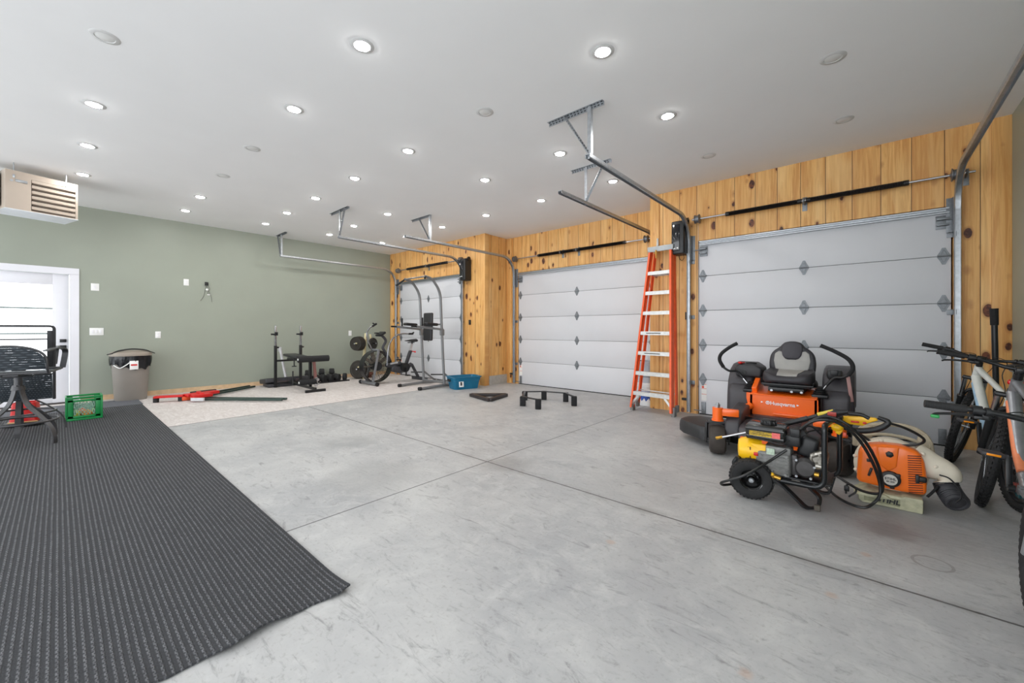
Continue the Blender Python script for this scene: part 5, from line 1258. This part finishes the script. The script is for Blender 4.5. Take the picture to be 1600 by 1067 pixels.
# orange strip glimpsed behind frame loops
# ---- spray wand
t = thing('spray_wand', 'long pressure washer wand with brass tip resting across the black machine', 'wand', (-.55, 3.62, .42))
w0, w1, w2 = onY(1119, 684.5, 3.62), onY(1170, 675.5, 3.62), onY(1214, 666, 3.62)
m = MB(); m.cyl(w0+(w1-w0)*.16, w2, .008, n=10); m.build('lance', STL, t)
m = MB(); m.cyl(w0, w0+(w1-w0)*.17, .012, n=8); m.cyl(w0+(w1-w0)*.0, w0+(w1-w0)*.06, .014, n=6); m.cyl(w0+(w1-w0)*.12, w0+(w1-w0)*.2, .013, n=6); m.build('brass_tip', BRS, t)
w3, w4, w5 = onY(1262, 653.5, 3.62), onY(1277, 649.5, 3.62), onY(1303, 643.5, 3.62)
m = MB(); m.cyl(w2, w3, .018, .020, n=14); m.cyl(w3, w4, .014, n=12); m.build('barrel_sleeve', BLK, t)
m = MB(); m.beam(w4+V((0, 0, .01)), w5+V((0, 0, .008)), .03, .022, r=.006); m.build('yellow_grip', mat('lemon_plastic', (232, 206, 70), .4), t)
w6 = onY(1325, 643, 3.62)
m = MB(); m.tube([w4, w4.lerp(w5, .5)-V((0, 0, .012)), w5-V((0, 0, .008)), w6], [.012, .02, .026, .014], 12); m.tube([w4.lerp(w5, .3)-V((0, 0, .012)), w5+V((-.02, 0, -.055)), w6+V((-.02, 0, -.02))], .005, 8); gb = m.build('gun_body', BLK, t)
m = MB(); m.box(w5+V((-.01, -.02, -.014)), (.05, .012, .03), .004); m.build('red_trigger', mat('brick_red', (176, 60, 50), .4), gb)
t = thing('spray_gun', 'yellow and black trigger gun resting on top of the hose coil', 'spray gun', (.02, 3.75, .5))
g0, g1, g2 = onY(1314, 655, 3.75), onY(1352, 657, 3.75), onY(1366, 655, 3.75)
m = MB(); m.prism([(0, .02), (.10, .035), (.19, .035), (.2, .02), (.15, -.005), (.12, -.03), (.05, -.03), (.0, 0)], g0, (1, 0, 0), (0, 0, 1), (0, 1, 0), .035, .006); bd = m.build('body', YEL, t)
m = MB(); m.tube([onY(1316, 668, 3.74), onY(1345, 673, 3.74), onY(1372, 670, 3.74), onY(1388, 660, 3.74), onY(1372, 652, 3.75)], [.012, .02, .02, .018, .012], 12); m.tube([onY(1324, 646, 3.76), onY(1345, 648, 3.76), onY(1358, 654, 3.76)], .014, 10); m.build('black_grip', BLK, t)
m = MB(); m.box(onY(1336, 659, 3.73), (.045, .004, .012), .001); m.box(onY(1351, 661, 3.73), (.02, .004, .014), .001); m.build('red_label', RED, bd)
m = MB(); m.ell(onY(1308, 668, 3.6), (.036, .02, .028)); m.box(onY(1311, 674, 3.6), (.03, .02, .04), .006, Euler((0, .5, 0))); 
m.build('nozzle_holder', YEL, t)
m = MB(); m.box(onY(1320, 679, 3.6), (.02, .02, .03), .006); m.build('red_tip', mat('coral_plastic', (224, 90, 66), .4), t)
# ---- hose
t = thing('pressure_hose', 'long black rubber hose looped over the pressure washer and around the blower', 'hose', (-.1, 3.5, 0))
m = MB()
def H_(*q): return [onY(u, v, y) for u, v, y in q]
m.tube(H_((1229, 703, 3.36), (1206, 718, 3.32), (1180, 734, 3.22), (1160, 744, 3.17), (1140, 750, 3.17), (1127, 754, 3.19), (1130, 757.5, 3.24), (1146, 756, 3.36)), .009, 8)
m.tube(H_((1243, 688, 3.42), (1250, 672, 3.42), (1268, 659, 3.4), (1290, 656, 3.4), (1310, 661, 3.42), (1332, 676, 3.45), (1350, 698, 3.5), (1365, 726, 3.55), (1374, 752, 3.6), (1375, 772, 3.6), (1366, 785, 3.6), (1350, 793, 3.56), (1325, 786, 3.6), (1305, 774, 3.68), (1287, 757, 3.8)), .0095, 8)
m.tube(H_((1252, 680, 3.5), (1262, 662, 3.5), (1285, 651, 3.5), (1308, 655, 3.5), (1330, 668, 3.5), (1352, 690, 3.55), (1370, 722, 3.6), (1378, 750, 3.62), (1378, 768, 3.62), (1366, 771, 3.64), (1345, 766, 3.7), (1325, 755, 3.75), (1302, 740, 3.85)), .0095, 8)
m.tube(H_((1243, 691, 3.45), (1262, 675, 3.5), (1283, 671, 3.55), (1300, 668, 3.6)), .006, 8)
m.tube(H_((1386, 660, 3.75), (1412, 668, 3.78), (1436, 680, 3.82), (1444, 688, 3.84), (1436, 694, 3.86), (1412, 696, 3.88), (1385, 694, 3.92), (1362, 690, 3.95), (1350, 682, 3.96), (1335, 673, 3.9), (1318, 668, 3.8)), .0085, 8)
m.build('rubber_hose', mat('hose_black', (24, 25, 26), .4, 0, .1, 20), t)
# ================================================================= backpack blower
t = thing('backpack_blower', 'orange and cream backpack leaf blower standing on the floor beside the hose loops', 'leaf blower', (.12, 3.9, 0))
STO = mat('blower_orange', (252, 118, 26), .32, 0, .05, 10, coat=.3); CRMW = mat('cream_plastic', (226, 218, 200), .45, 0, .06, 10); BGE = mat('grimy_beige_plastic', (180, 178, 150), .6, 0, .25, 22, .2, 60)
BY = 3.80
def bp(u, v, y=BY): p = onY(u, v, y); return (p.x, p.z)
face = [bp(1338, 752), bp(1341, 704), bp(1352, 695.5), bp(1376, 694), bp(1410, 697.5), bp(1436, 707), bp(1445.5, 722), bp(1449, 748), bp(1448.5, 776), bp(1400, 768)]
m = MB(); m.prism(face, (0, BY, 0), (1, 0, 0), (0, 0, 1), (0, 1, 0), .12, .028, 4); cv = m.build('engine_cover', STO, t, sm=50)
m = MB(); m.beam((*bp(1370, 697)[:1], BY-.004, bp(1370, 697)[1]), (bp(1372, 722)[0], BY-.004, bp(1372, 722)[1]), .004, .008); m.prism([bp(1370, 697), bp(1405, 699), bp(1401, 730), bp(1388, 736), bp(1373, 724)], (0, BY-.010, 0), (1, 0, 0), (0, 0, 1), (0, 1, 0), .03, .008, 2); m.build('cover_rib', STO, cv, sm=50)
m = MB()
for i in range(17):
    v0 = 712+i*3.55; a = bp(1418+.1*i, v0); b = bp(1443-.25*(17-i)*.9, v0+.9)
    m.beam((a[0], BY-.001, a[1]), (b[0], BY-.001, b[1]), .006, .0042, (0, 1, 0))
m.build('vent_grille', mat('grille_shadow_brown', (112, 44, 14), .6), cv, sm=0)
c = onY(1391, 748, BY)
m = MB(); m.lathe([(.055, 0), (.052, .02), (.04, .026), (.0, .027)], c, (0, -1, 0), 32)
for i in range(3): a = 2*PI*i/3+.7; m.box(c+V((.05*math.cos(a), -.012, .05*math.sin(a))), (.025, .022, .025), .005)
rc = m.build('starter_housing', BLK, t)
m = MB(); m.lathe([(.036, .0), (.036, .029), (.0, .030)], c, (0, -1, 0), 28); m.build('starter_disc', mat('disc_silver', (206, 202, 194), .4, .3), rc)
text('lettering', 'STIHL', .022, c+V((0, -.031, .007)), (1, 0, 0), (0, 0, 1), BLK, rc, bold=.0005, sx=1.05)
text('lettering', 'BR 600', .014, c+V((0, -.031, -.012)), (1, 0, 0), (0, 0, 1), BLK, rc, bold=.0003)
c = onY(1390, 710, BY-.012); m = MB(); m.lathe([(.022, 0), (.02, .008), (.012, .012), (0, .013)], c, (0, -1, 0), 6); m.build('cover_knob', BLK, cv)
c = onY(1440, 749, BY-.005); m = MB(); m.box(c, (.05, .03, .04), .012, None, 3); m.box(c+V((-.02, -.01, .0)), (.02, .02, .055), .006); m.build('choke_knob', BLK, t)
m = MB(); m.beam(onY(1357, 743, BY-.008), onY(1362, 731, BY-.008), .018, .014, r=.004); m.box(onY(1357, 719, BY-.006), (.02, .02, .02), .004); m.build('throttle_clip', BLK, cv)
m = MB(); m.box(onY(1362, 705, BY-.004), (.02, .006, .03), .002, Euler((0, -.4, 0))); m.build('red_clip', RED, cv)
# white housing behind
m = MB(); c = V((.13, BY+.19, .235))
m.lathe([(.0, -.10), (.12, -.10), (.185, -.07), (.20, -.03), (.20, .05), (.17, .09), (.0, .10)], c, (0, -1, 0), 40)
ctr = onY(1470, 740, BY+.12)
pts = [V((.24, BY+.16, .34)), V((.31, BY+.14, .30)), onY(1478, 738, BY+.12), onY(1484, 752, BY+.11)]
m.tube(pts, [.10, .095, .07, .055], 18); m.build('fan_housing', CRMW, t)
m = MB()
for (u, v) in ((1442, 709), (1462, 729), (1336, 712), (1337, 733), (1377, 688)):
    q = onY(u, v, BY+.06); m.ell(q, (.013, .016, .013))
m.build('housing_bolt', CRMW, t)
m = MB(); e0 = onY(1482, 751, BY+.12); m.cyl(e0+V((-.06, 0, .0)), e0+V((.06, 0, -.008)), .058, .06, n=24) if False else None
m.torus(onY(1478, 751, BY+.12), (.45, -.2, -.85), .055, .010, 28, 8); m.build('outlet_collar', CRMW, t)
m = MB(); P = catmull([onY(1477, 754, BY+.12), onY(1482, 766, BY+.10), onY(1489, 777, BY+.06), onY(1496, 786, BY+.02)], 8)
P = [V((p.x, p.y, max(p.z, .068))) for p in P]
R_ = [.056+.007*(1 if i % 2 else -1) for i in range(len(P))]; m.sweepc(P, R_, 18)
for i in range(1, len(P)-1, 2): m.torus(P[i], P[i+1]-P[i-1], .060, .005, 26, 6)
m.torus(P[-1], P[-1]-P[-3], .052, .010, 28, 8); m.build('corrugated_elbow', DGR, t)
m = MB(); m.tube([onY(1468, 742, BY), onY(1484, 748, BY-.02), onY(1500, 766, BY-.04), onY(1502, 778, BY-.06), onY(1494, 785, BY-.07)], .005, 6); m.tube([onY(1449, 776, BY), onY(1456, 770, BY+.02), onY(1466, 760, BY+.06)], .008, 8); m.build('cable', BLK, t)
# base
m = MB(); b1 = [bp(1341, 757), bp(1345, 778), bp(1400, 793), bp(1440.5, 799.5), bp(1442, 780), bp(1404, 770)]
x0, x1 = bp(1341, 760)[0], bp(1442, 790)[0]
yb = BY-.03
pr = [onY(1341, 756, yb), onY(1400, 769, yb), onY(1441, 779, yb), onY(1440, 800, yb), onY(1408, 796, yb), onY(1345, 776, yb)]
m.prism([(x0, .06), (x0+.10, .09), (x1-.10, .085), (x1-.09, .095), (x1, .095), (x1, .0), (x0+.02, .0), (x0, .02)], (0, yb, 0), (1, 0, 0), (0, 0, 1), (0, 1, 0), .26, .008, 2)
m.prism([(x0-.03, .05), (x0+.05, .095), (x0+.14, .085), (x0+.18, .06), (x0+.1, .05)], (0, yb-.02, 0), (1, 0, 0), (0, 0, 1), (0, 1, 0), .22, .01, 2)
m.build('base_tray', BGE, t)
m = MB(); m.boxp(x0+.03, x1-.11, yb-.004, yb+.004, .018, .068, .003); pl = m.build('name_plate', mat('grimy_olive_plate', (140, 140, 112), .6, 0, .25, 30), t)
text('lettering', 'STIHL', .042, (x0+.155, yb-.006, .044), (1, 0, 0), (0, 0, 1), BLK, pl, bold=.0016, sx=1.1, shear=.15)
# harness frame behind
m = MB(); yh = BY+.32
m.tube([(-.04, yh, .32), (.0, yh+.02, .46), (.10, yh+.03, .50), (.24, yh+.03, .50), (.33, yh+.02, .44), (.36, yh, .30)], .016, 8); m.tube([(-.02, yh, .40), (.1, yh, .43), (.24, yh, .42), (.34, yh, .37)], .012, 8); m.prism([(-.08, 0), (.02, 0), (.05, .16), (-.01, .19), (-.08, .10)], (.0, yh, .31), (1, 0, 0), (0, 0, 1), (0, 1, 0), .03, .01); m.prism([(-.03, 0), (.07, 0), (.06, .1), (.03, .16), (-.02, .13)], (.3, yh, .31), (1, 0, 0), (0, 0, 1), (0, 1, 0), .03, .01); m.box((.14, yh, .17), (.36, .03, .30), .02); m.build('back_frame', mat('tan_plastic', (176, 164, 142), .6, 0, .12, 20), t)
m = MB(); m.tube([onY(1322, 771, 3.72), onY(1322, 759, 3.75), onY(1330, 757, 3.75), onY(1338, 767, 3.72), onY(1326, 776, 3.7)], .006, 6); m.box(onY(1323, 763, 3.73), (.03, .015, .04), .006); m.build('strap_buckle', BLK, t)
# ================================================================= mountain bikes
CAB = mat('cable_black', (20, 20, 21), .5, 0, .05)
def mtb(label, loc, heading, lean, steer, frame_m, accent_m, fork_m, sc=1.0, reach=0.0, saddle=True, light=None, font=None, barw=.37, reflect=False):
    """local: forward +x, left +y, up z, origin on the floor under the bottom bracket"""
    t = thing('mountain_bike', label, 'bicycle', loc, scale=sc)
    t.rotation_mode = 'XYZ'
    t.rotation_euler = (Matrix.Rotation(heading, 3, 'Z') @ Matrix.Rotation(lean, 3, 'X')).to_euler()
    K = dict(world=False)
    WR = .35; RA = V((-.44, 0, WR)); BB = V((0, 0, .32)); FA0 = V((.70, 0, WR)); HB_ = V((.50, 0, .80)); HT = V((.455, 0, .91)); ST = V((-.17, 0, .76))
    ax = (HT-HB_).normalized(); SM = Matrix.Translation(HB_) @ Matrix.Rotation(steer, 4, ax) @ Matrix.Translation(-HB_)
    def wheel(c, M, nm, rotor=True):
        m = MB(); m.M = M; m.torus(c, (0, 1, 0), WR-.028, .0275, 64, 12)
        for i in range(62):
            for q in (-1, 0, 1):
                a = 2*PI*(i+.5*(q != 0))/62; e = V((math.cos(a), 0, math.sin(a))); T_ = V((-math.sin(a), 0, math.cos(a)))
                y = V((0, 1, 0)); bl = .62*q; n = (e*math.cos(bl)+y*math.sin(bl)); cc = c+e*(WR-.028)+n*.0285; s_ = T_.cross(n)
                m.box(cc, (.017, .014, .009), 0, Matrix((T_, s_, n)).transposed())
        tr = m.build(nm+'_tire', RUB, t, **K)
        m = MB(); m.M = M
        m.torus(c, (0, 1, 0), WR-.06, .0125, 56, 8, 1.0); m.build(nm+'_rim', BLKM, t, **K)
        m = MB(); m.M = M
        for i in range(28):
            a = 2*PI*i/28; b = a+(.5 if i % 2 else -.5); sy = .028*(1 if i % 4 < 2 else -1)
            m.cyl(c+V((math.cos(b)*.022, sy, math.sin(b)*.022)), c+V((math.cos(a)*(WR-.065), 0, math.sin(a)*(WR-.065))), .0011, n=4, cap=False)
        m.build(nm+'_spokes', STL, t, **K)
        m = MB(); m.M = M; m.cyl(c+V((0, -.055, 0)), c+V((0, .055, 0)), .012); m.cyl(c+V((0, -.034, 0)), c+V((0, -.024, 0)), .028); m.cyl(c+V((0, .034, 0)), c+V((0, .024, 0)), .028); m.cyl(c+V((0, -.06, 0)), c+V((0, .06, 0)), .006)
        m.torus(c+V((0, .042, 0)), (0, 1, 0), .072, .009, 36, 6, .15)
        for i in range(6): a = PI*i/3; m.beam(c+V((.02*math.cos(a), .042, .02*math.sin(a))), c+V((.07*math.cos(a+.4), .042, .07*math.sin(a+.4))), .006, .002, (0, 1, 0))
        m.build(nm+'_hub', STL, t, **K)
    I4 = Matrix.Identity(4)
    wheel(RA, I4, 'rear'); wheel(FA0, SM, 'front')
    # frame
    m = MB()
    m.cyl(BB+V((0, -.04, 0)), BB+V((0, .04, 0)), .027, n=18); m.cyl(HB_, HT, .026, .026, n=18)
    m.cyl(BB, ST, .019, .018, n=14); m.tube([ST-V((0, 0, .05)), V((.15, 0, .80)), HT-ax*.025], [.017, .02, .024], 14)
    m.tube([BB, V((.22, 0, .50)), HB_+ax*.02], [.03, .034, .031], 16)
    for s in (-1, 1):
        m.tube([BB+V((0, .03*s, 0)), V((-.2, .05*s, .325)), RA+V((0, .065*s, 0))], [.014, .012, .010], 10); m.tube([ST-V((0, -.012*s, .06)), V((-.3, .045*s, .55)), RA+V((0, .065*s, 0))], [.010, .009, .009], 10)
    m.build('frame', frame_m, t, sm=60, **K)
    # accent stripe hugging the down tube
    m = MB(); d = (HB_-BB).normalized(); nrm_ = V((-d.z, 0, d.x))
    for s in (-1, 1):
        P = catmull([BB+d*.12, V((.22, 0, .50)), HB_-d*.06], 6)
        m.sweepc([p+V((0, .0125*s, 0))-nrm_*.004*-1 for p in P], .0235, 12)
    m.build('accent_stripe', accent_m, t, sm=60, **K)
    if font:
        for s in (-1, 1):
            root_w = xf(t)
            o = root_w @ (V((.245, .0375*s, .515))); ex = (root_w.to_3x3() @ (d*s)).normalized(); ey = (root_w.to_3x3() @ (nrm_)).normalized()
    # seat post and saddle
    m = MB(); sd = (ST-BB).normalized(); top = ST+sd*.17; m.cyl(ST-sd*.03, top, .0145, n=12); m.build('seat_post', BLKM, t, **K)
    m = MB(); m.cyl(ST-sd*.0, ST+sd*.03, .023, n=14); m.build('seat_clamp', BLKM, t, **K)
    m = MB(); c = top+V((.0, 0, .035))
    rings = []
    for x, w, h, z in ((-.13, .045, .02, .01), (-.12, .07, .03, .012), (-.06, .07, .035, .008), (0, .045, .032, .0), (.06, .026, .028, .0), (.12, .02, .024, .002), (.145, .012, .012, .0)):
        rings.append([c+V((x, w*math.cos(a), z+h*.5*math.sin(a))) for a in [2*PI*i/14 for i in range(14)]])
    m.loft(rings); m.build('saddle', VIN, t, sm=60, **K)
    m = MB()
    for s in (-1, 1): m.tube([c+V((-.1, .03*s, -.0)), c+V((-.04, .022*s, -.03)), c+V((.04, .022*s, -.03)), c+V((.1, .012*s, -.005))], .0035, 6)
    m.build('saddle_rail', STL, t, **K)
    if reflect:
        m = MB(); q = ST+sd*.09+V((-.035, 0, 0)); m.box(q, (.028, .085, .036), .012, None, 3); m.cyl(q, q+V((.04, 0, 0)), .01); m.build('tail_light', mat('tail_light_red', (216, 14, 18), .25, 0, .05, coat=.5), t, **K)
    # drivetrain
    m = MB(); c = BB+V((0, -.055, 0)); m.torus(c, (0, 1, 0), .078, .006, 40, 6, .4)
    for i in range(34): a = 2*PI*i/34; m.box(c+V((.086*math.cos(a), 0, .086*math.sin(a))), (.008, .003, .008), 0, Euler((0, -a, 0)))
    for i in range(4): a = PI/2*i+.4; m.beam(c, c+V((.075*math.cos(a), 0, .075*math.sin(a))), .012, .005, (0, 1, 0))
    m.build('chainring', BLKM, t, **K)
    ca = math.radians(78)
    for s in (-1, 1):
        dn = V((math.cos(ca), 0, math.sin(ca)))*s*1.0; p0 = BB+V((0, -.075*s, 0)) if False else BB+V((0, .072*s, 0)); p1 = p0+dn*.172+V((0, .012*s, 0))
        m = MB(); m.beam(p0, p1, .018, .028, (0, 1, 0), .005); m.cyl(p0-V((0, .02*s, 0)), p0+V((0, .006*s, 0)), .02, n=14); cr = m.build('crank_arm', BLKM, t, **K)
        m = MB(); pc = p1+V((0, .065*s, 0)); m.box(pc, (.095, .095, .022), .008); m.cyl(p1, pc, .009); pd = m.build('pedal', DGR, t, **K)
        m = MB(); m.box(pc+V((-.049, 0, .0)), (.004, .055, .012), .001); m.box(pc+V((.049, 0, 0)), (.004, .055, .012), .001); m.build('pedal_reflector', mat('amber_reflector', (244, 150, 20), .3, 0, .05), pd, **K)
    m = MB(); c2 = RA+V((0, -.045, 0)); m.lathe([(.05, 0), (.05, .006), (.035, .008), (.035, .014), (.022, .016), (.022, .022)], c2, (0, 1, 0), 24)
    for s in (-1, 1): m.sweepc([BB+V((0, -.055, .082*s)), RA+V((0, -.04, .045*s if s > 0 else -.09))], .004, 4)
    m.build('chain_and_cassette', BLKM, t, **K)
    m = MB(); m.beam(RA+V((0, -.06, -.02)), RA+V((.01, -.06, -.10)), .016, .03, (0, 1, 0)); m.cyl(RA+V((.01, -.055, -.10)), RA+V((.01, -.05, -.10)), .02); m.build('derailleur', BLKM, t, **K)
    # fork (turns with the bars)
    m = MB(); m.M = SM
    fd = (HB_-(FA0+V((-.0, 0, 0)))).normalized(); cr_ = HB_-ax*.005
    for s in (-1, 1):
        a = FA0+V((0, .058*s, 0)); b = cr_+V((-.02+.02, .058*s, 0)); mid = a.lerp(b, .58)
        m.cyl(a, mid, .017, .021, n=16); m.cyl(mid, mid+(b-a).normalized()*.02, .024, n=16)
    a = FA0.lerp(cr_, .56); m.tube([a+V((0, -.058, 0)), a+V((-.0, -.04, .07))+V((.02, 0, 0)), a+V((.02, 0, .10)), a+V((.02, .04, .07)), a+V((0, .058, 0))], .013, 10)
    m.build('fork_lowers', fork_m, t, sm=60, **K)
    m = MB(); m.M = SM
    for s in (-1, 1):
        a = FA0+V((0, .058*s, 0)); b = cr_+V((0, .058*s, 0)); m.cyl(a.lerp(b, .5), b, .0145, n=14)
    m.build('fork_stanchions', STL, t, **K)
    m = MB(); m.M = SM; m.box(cr_, (.045, .155, .032), .012, None, 3); m.cyl(cr_, HT+ax*.05, .017); m.cyl(HT, HT+ax*.035, .02)
    stc = HT+ax*.055; bc = stc+V((.05, 0, .012)); m.beam(stc-V((.015, 0, 0)), bc, .038, .036, (0, 0, 1), .008); m.cyl(bc+V((0, -.025, 0)), bc+V((0, .025, 0)), .022, n=16); m.build('stem', BLKM, t, **K)
    m = MB(); m.M = SM
    bar = [bc+V((-.045, barw, .035)), bc+V((-.018, barw*.55, .03)), bc+V((0, .11, .012)), bc+V((0, .05, 0)), bc+V((0, -.05, 0)), bc+V((0, -.11, .012)), bc+V((-.018, -barw*.55, .03)), bc+V((-.045, -barw, .035))]
    m.tube(bar, .0125, 12); m.build('handlebar', BLKM, t, **K)
    for s, e, i1 in ((1, bar[0], bar[1]), (-1, bar[-1], bar[-2])):
        d2 = (i1-e).normalized()
        m = MB(); m.M = SM; m.cyl(e-d2*.004, e+d2*.13, .0175, .0175, n=18)
        for k in range(9): m.torus(e+d2*(.012+k*.013), d2, .0165, .0016, 16, 5)
        m.torus(e+d2*.002, d2, .014, .004, 16, 6); m.build('grip', RUB, t, **K)
        m = MB(); m.M = SM; m.cyl(e+d2*.145, e+d2*.175, .022, n=18); m.cyl(e+d2*.185, e+d2*.20, .019, n=14); m.box(e+d2*.18+V((.02, 0, -.025)), (.035, .05, .03), .009, None, 3); m.box(e+d2*.165+V((-.01, 0, -.028)), (.03, .03, .015), .005); m.build('shifter', BLK, t, **K)
        m = MB(); m.M = SM; p = e+d2*.195
        m.tube([p+V((.02, 0, -.02)), p+V((.045, .03*s, -.028)), p+V((.06, .09*s, -.034)), p+V((.055, .15*s, -.045)), p+V((.05, .165*s, -.055))], [.010, .008, .0065, .006, .005], 8); m.box(p+V((.03, 0, -.012)), (.03, .04, .022), .007); m.build('brake_lever', BLKM, t, **K)
        m = MB(); m.M = SM; m.tube([p+V((.03, -.02*s, -.015)), p+V((.12, -.12*s, .0)), bc+V((.10, .06*s, -.06)), HB_+V((.05, .03*s, -.0)), FA0.lerp(HB_, .6)+V((.02, .05*s, 0))], .0025, 6); m.build('cable', CAB, t, **K)
    if light:
        e = bar[0]; d2 = (bar[1]-e).normalized(); p = e+d2*.195+V((.052, .155, -.058))
        m = MB(); m.M = SM; m.box(p, (.018, .03, .016), .005, None, 2); m.build('green_lamp', mat('green_lamp', (20, 120, 56), .3, 0, .05, emis=.25), t, **K)
    return t
SLV = mat('brushed_silver_frame', (150, 152, 156), .3, .6, .08, 20); OST = mat('coral_orange_stripe', (236, 140, 96), .4, 0, .05, 30); WFR = mat('pearl_white_frame', (216, 218, 212), .3, 0, .05, 14, coat=.4); SKY = mat('pale_blue_decal', (150, 182, 206), .4, 0, .15, 40)
SFK = mat('satin_silver_fork', (158, 160, 164), .32, .6, .08, 20)
mtb('silver bike with orange-striped down tube, middle of three along the right wall', (.645, 3.56, 0), math.radians(92.5), math.radians(6), math.radians(-11), SLV, OST, BLK)
mtb('white mountain bike with red tail light, farthest of three along right wall', (.715, 4.74, 0), math.radians(97), math.radians(4), math.radians(-24), WFR, SKY, BLKM, reflect=True)
mtb('silver mountain bike nearest the camera, cut off by the right edge', (.56, 1.97, 0), math.radians(93), math.radians(1.5), math.radians(-5), SLV, SLV, SFK, sc=.885, barw=.43, light=True)
# ---- pole in the corner
t = thing('pole', 'straight black pole with a thicker top standing behind the bicycles', 'pole', (.88, 5.62, 0))
m = MB(); m.cyl((.90, 5.66, .0), (.868, 5.60, 1.40), .019, .021, n=16); m.build('shaft', BLKM, t)
m = MB(); m.cyl((.8714, 5.607, 1.26), (.868, 5.60, 1.41), .026, .0275, n=18); m.build('grip', FOAM, t)
# ---- bag with things behind the bicycles
t = thing('tool_bag', 'black bag with a yellow tag on the floor behind the bicycles', 'bag', (.93, 4.95, 0))
c = onZ(1568, 722, .2)
m = MB(); m.loft([[V((.93+a*w, 4.95+b*.2*k, z)) for a, b in ((-1, -1), (-.6, -1.15), (.6, -1.15), (1, -1), (1, 1), (-1, 1))] for w, k, z in ((.10, 1, 0), (.11, 1.05, .08), (.10, 1, .2), (.06, .8, .3), (.03, .7, .34))]); m.build('body', VIN, t)
m = MB(); m.box((.865, 4.72, .2), (.06, .006, .07), .002); m.build('yellow_tag', YEL, t)
for nm, c, col, l in (('cloth', (.90, 4.62, .03), (84, 150, 158), 'folded teal cloth on the floor beside the black bag behind the bicycles'), ('cloth', (.90, 4.60, .075), (198, 96, 88), 'folded coral cloth lying on the teal cloth behind the bicycles')):
    b = MB().box((0, 0, 0), (.22, .16, .04), .018, None, 3).build(nm, mat('cloth_'+str(col[0]), col, .9, 0, .3, 30), None); b.location = c; tag(b, l, 'cloth')
# ================================================================= camera, light
cam = bpy.data.cameras.new('camera'); co = bpy.data.objects.new('camera', cam); COL.objects.link(co)
cam.sensor_width = 36; cam.sensor_fit = 'HORIZONTAL'; cam.lens = 36*FPX/1600; cam.shift_y = -(533.5-HOR)/1600; cam.clip_start = .02; cam.clip_end = 200
co.location = (0, 0, HC); co.rotation_euler = (PI/2, 0, YAW)
SC.camera = co
w = bpy.data.worlds.new('World'); SC.world = w; w.use_nodes = True
bg = w.node_tree.nodes['Background']; bg.inputs['Color'].default_value = (.93, .965, 1.0, 1); bg.inputs['Strength'].default_value = WORLD
SC.view_settings.view_transform = 'Standard'; SC.view_settings.look = 'None'; SC.view_settings.gamma = 1; SC.view_settings.use_curve_mapping = False
SC.view_settings.exposure = EXPO
SC.cycles.max_bounces = 10; SC.cycles.diffuse_bounces = 6; SC.cycles.sample_clamp_indirect = 8
SC.cycles.use_denoising = True
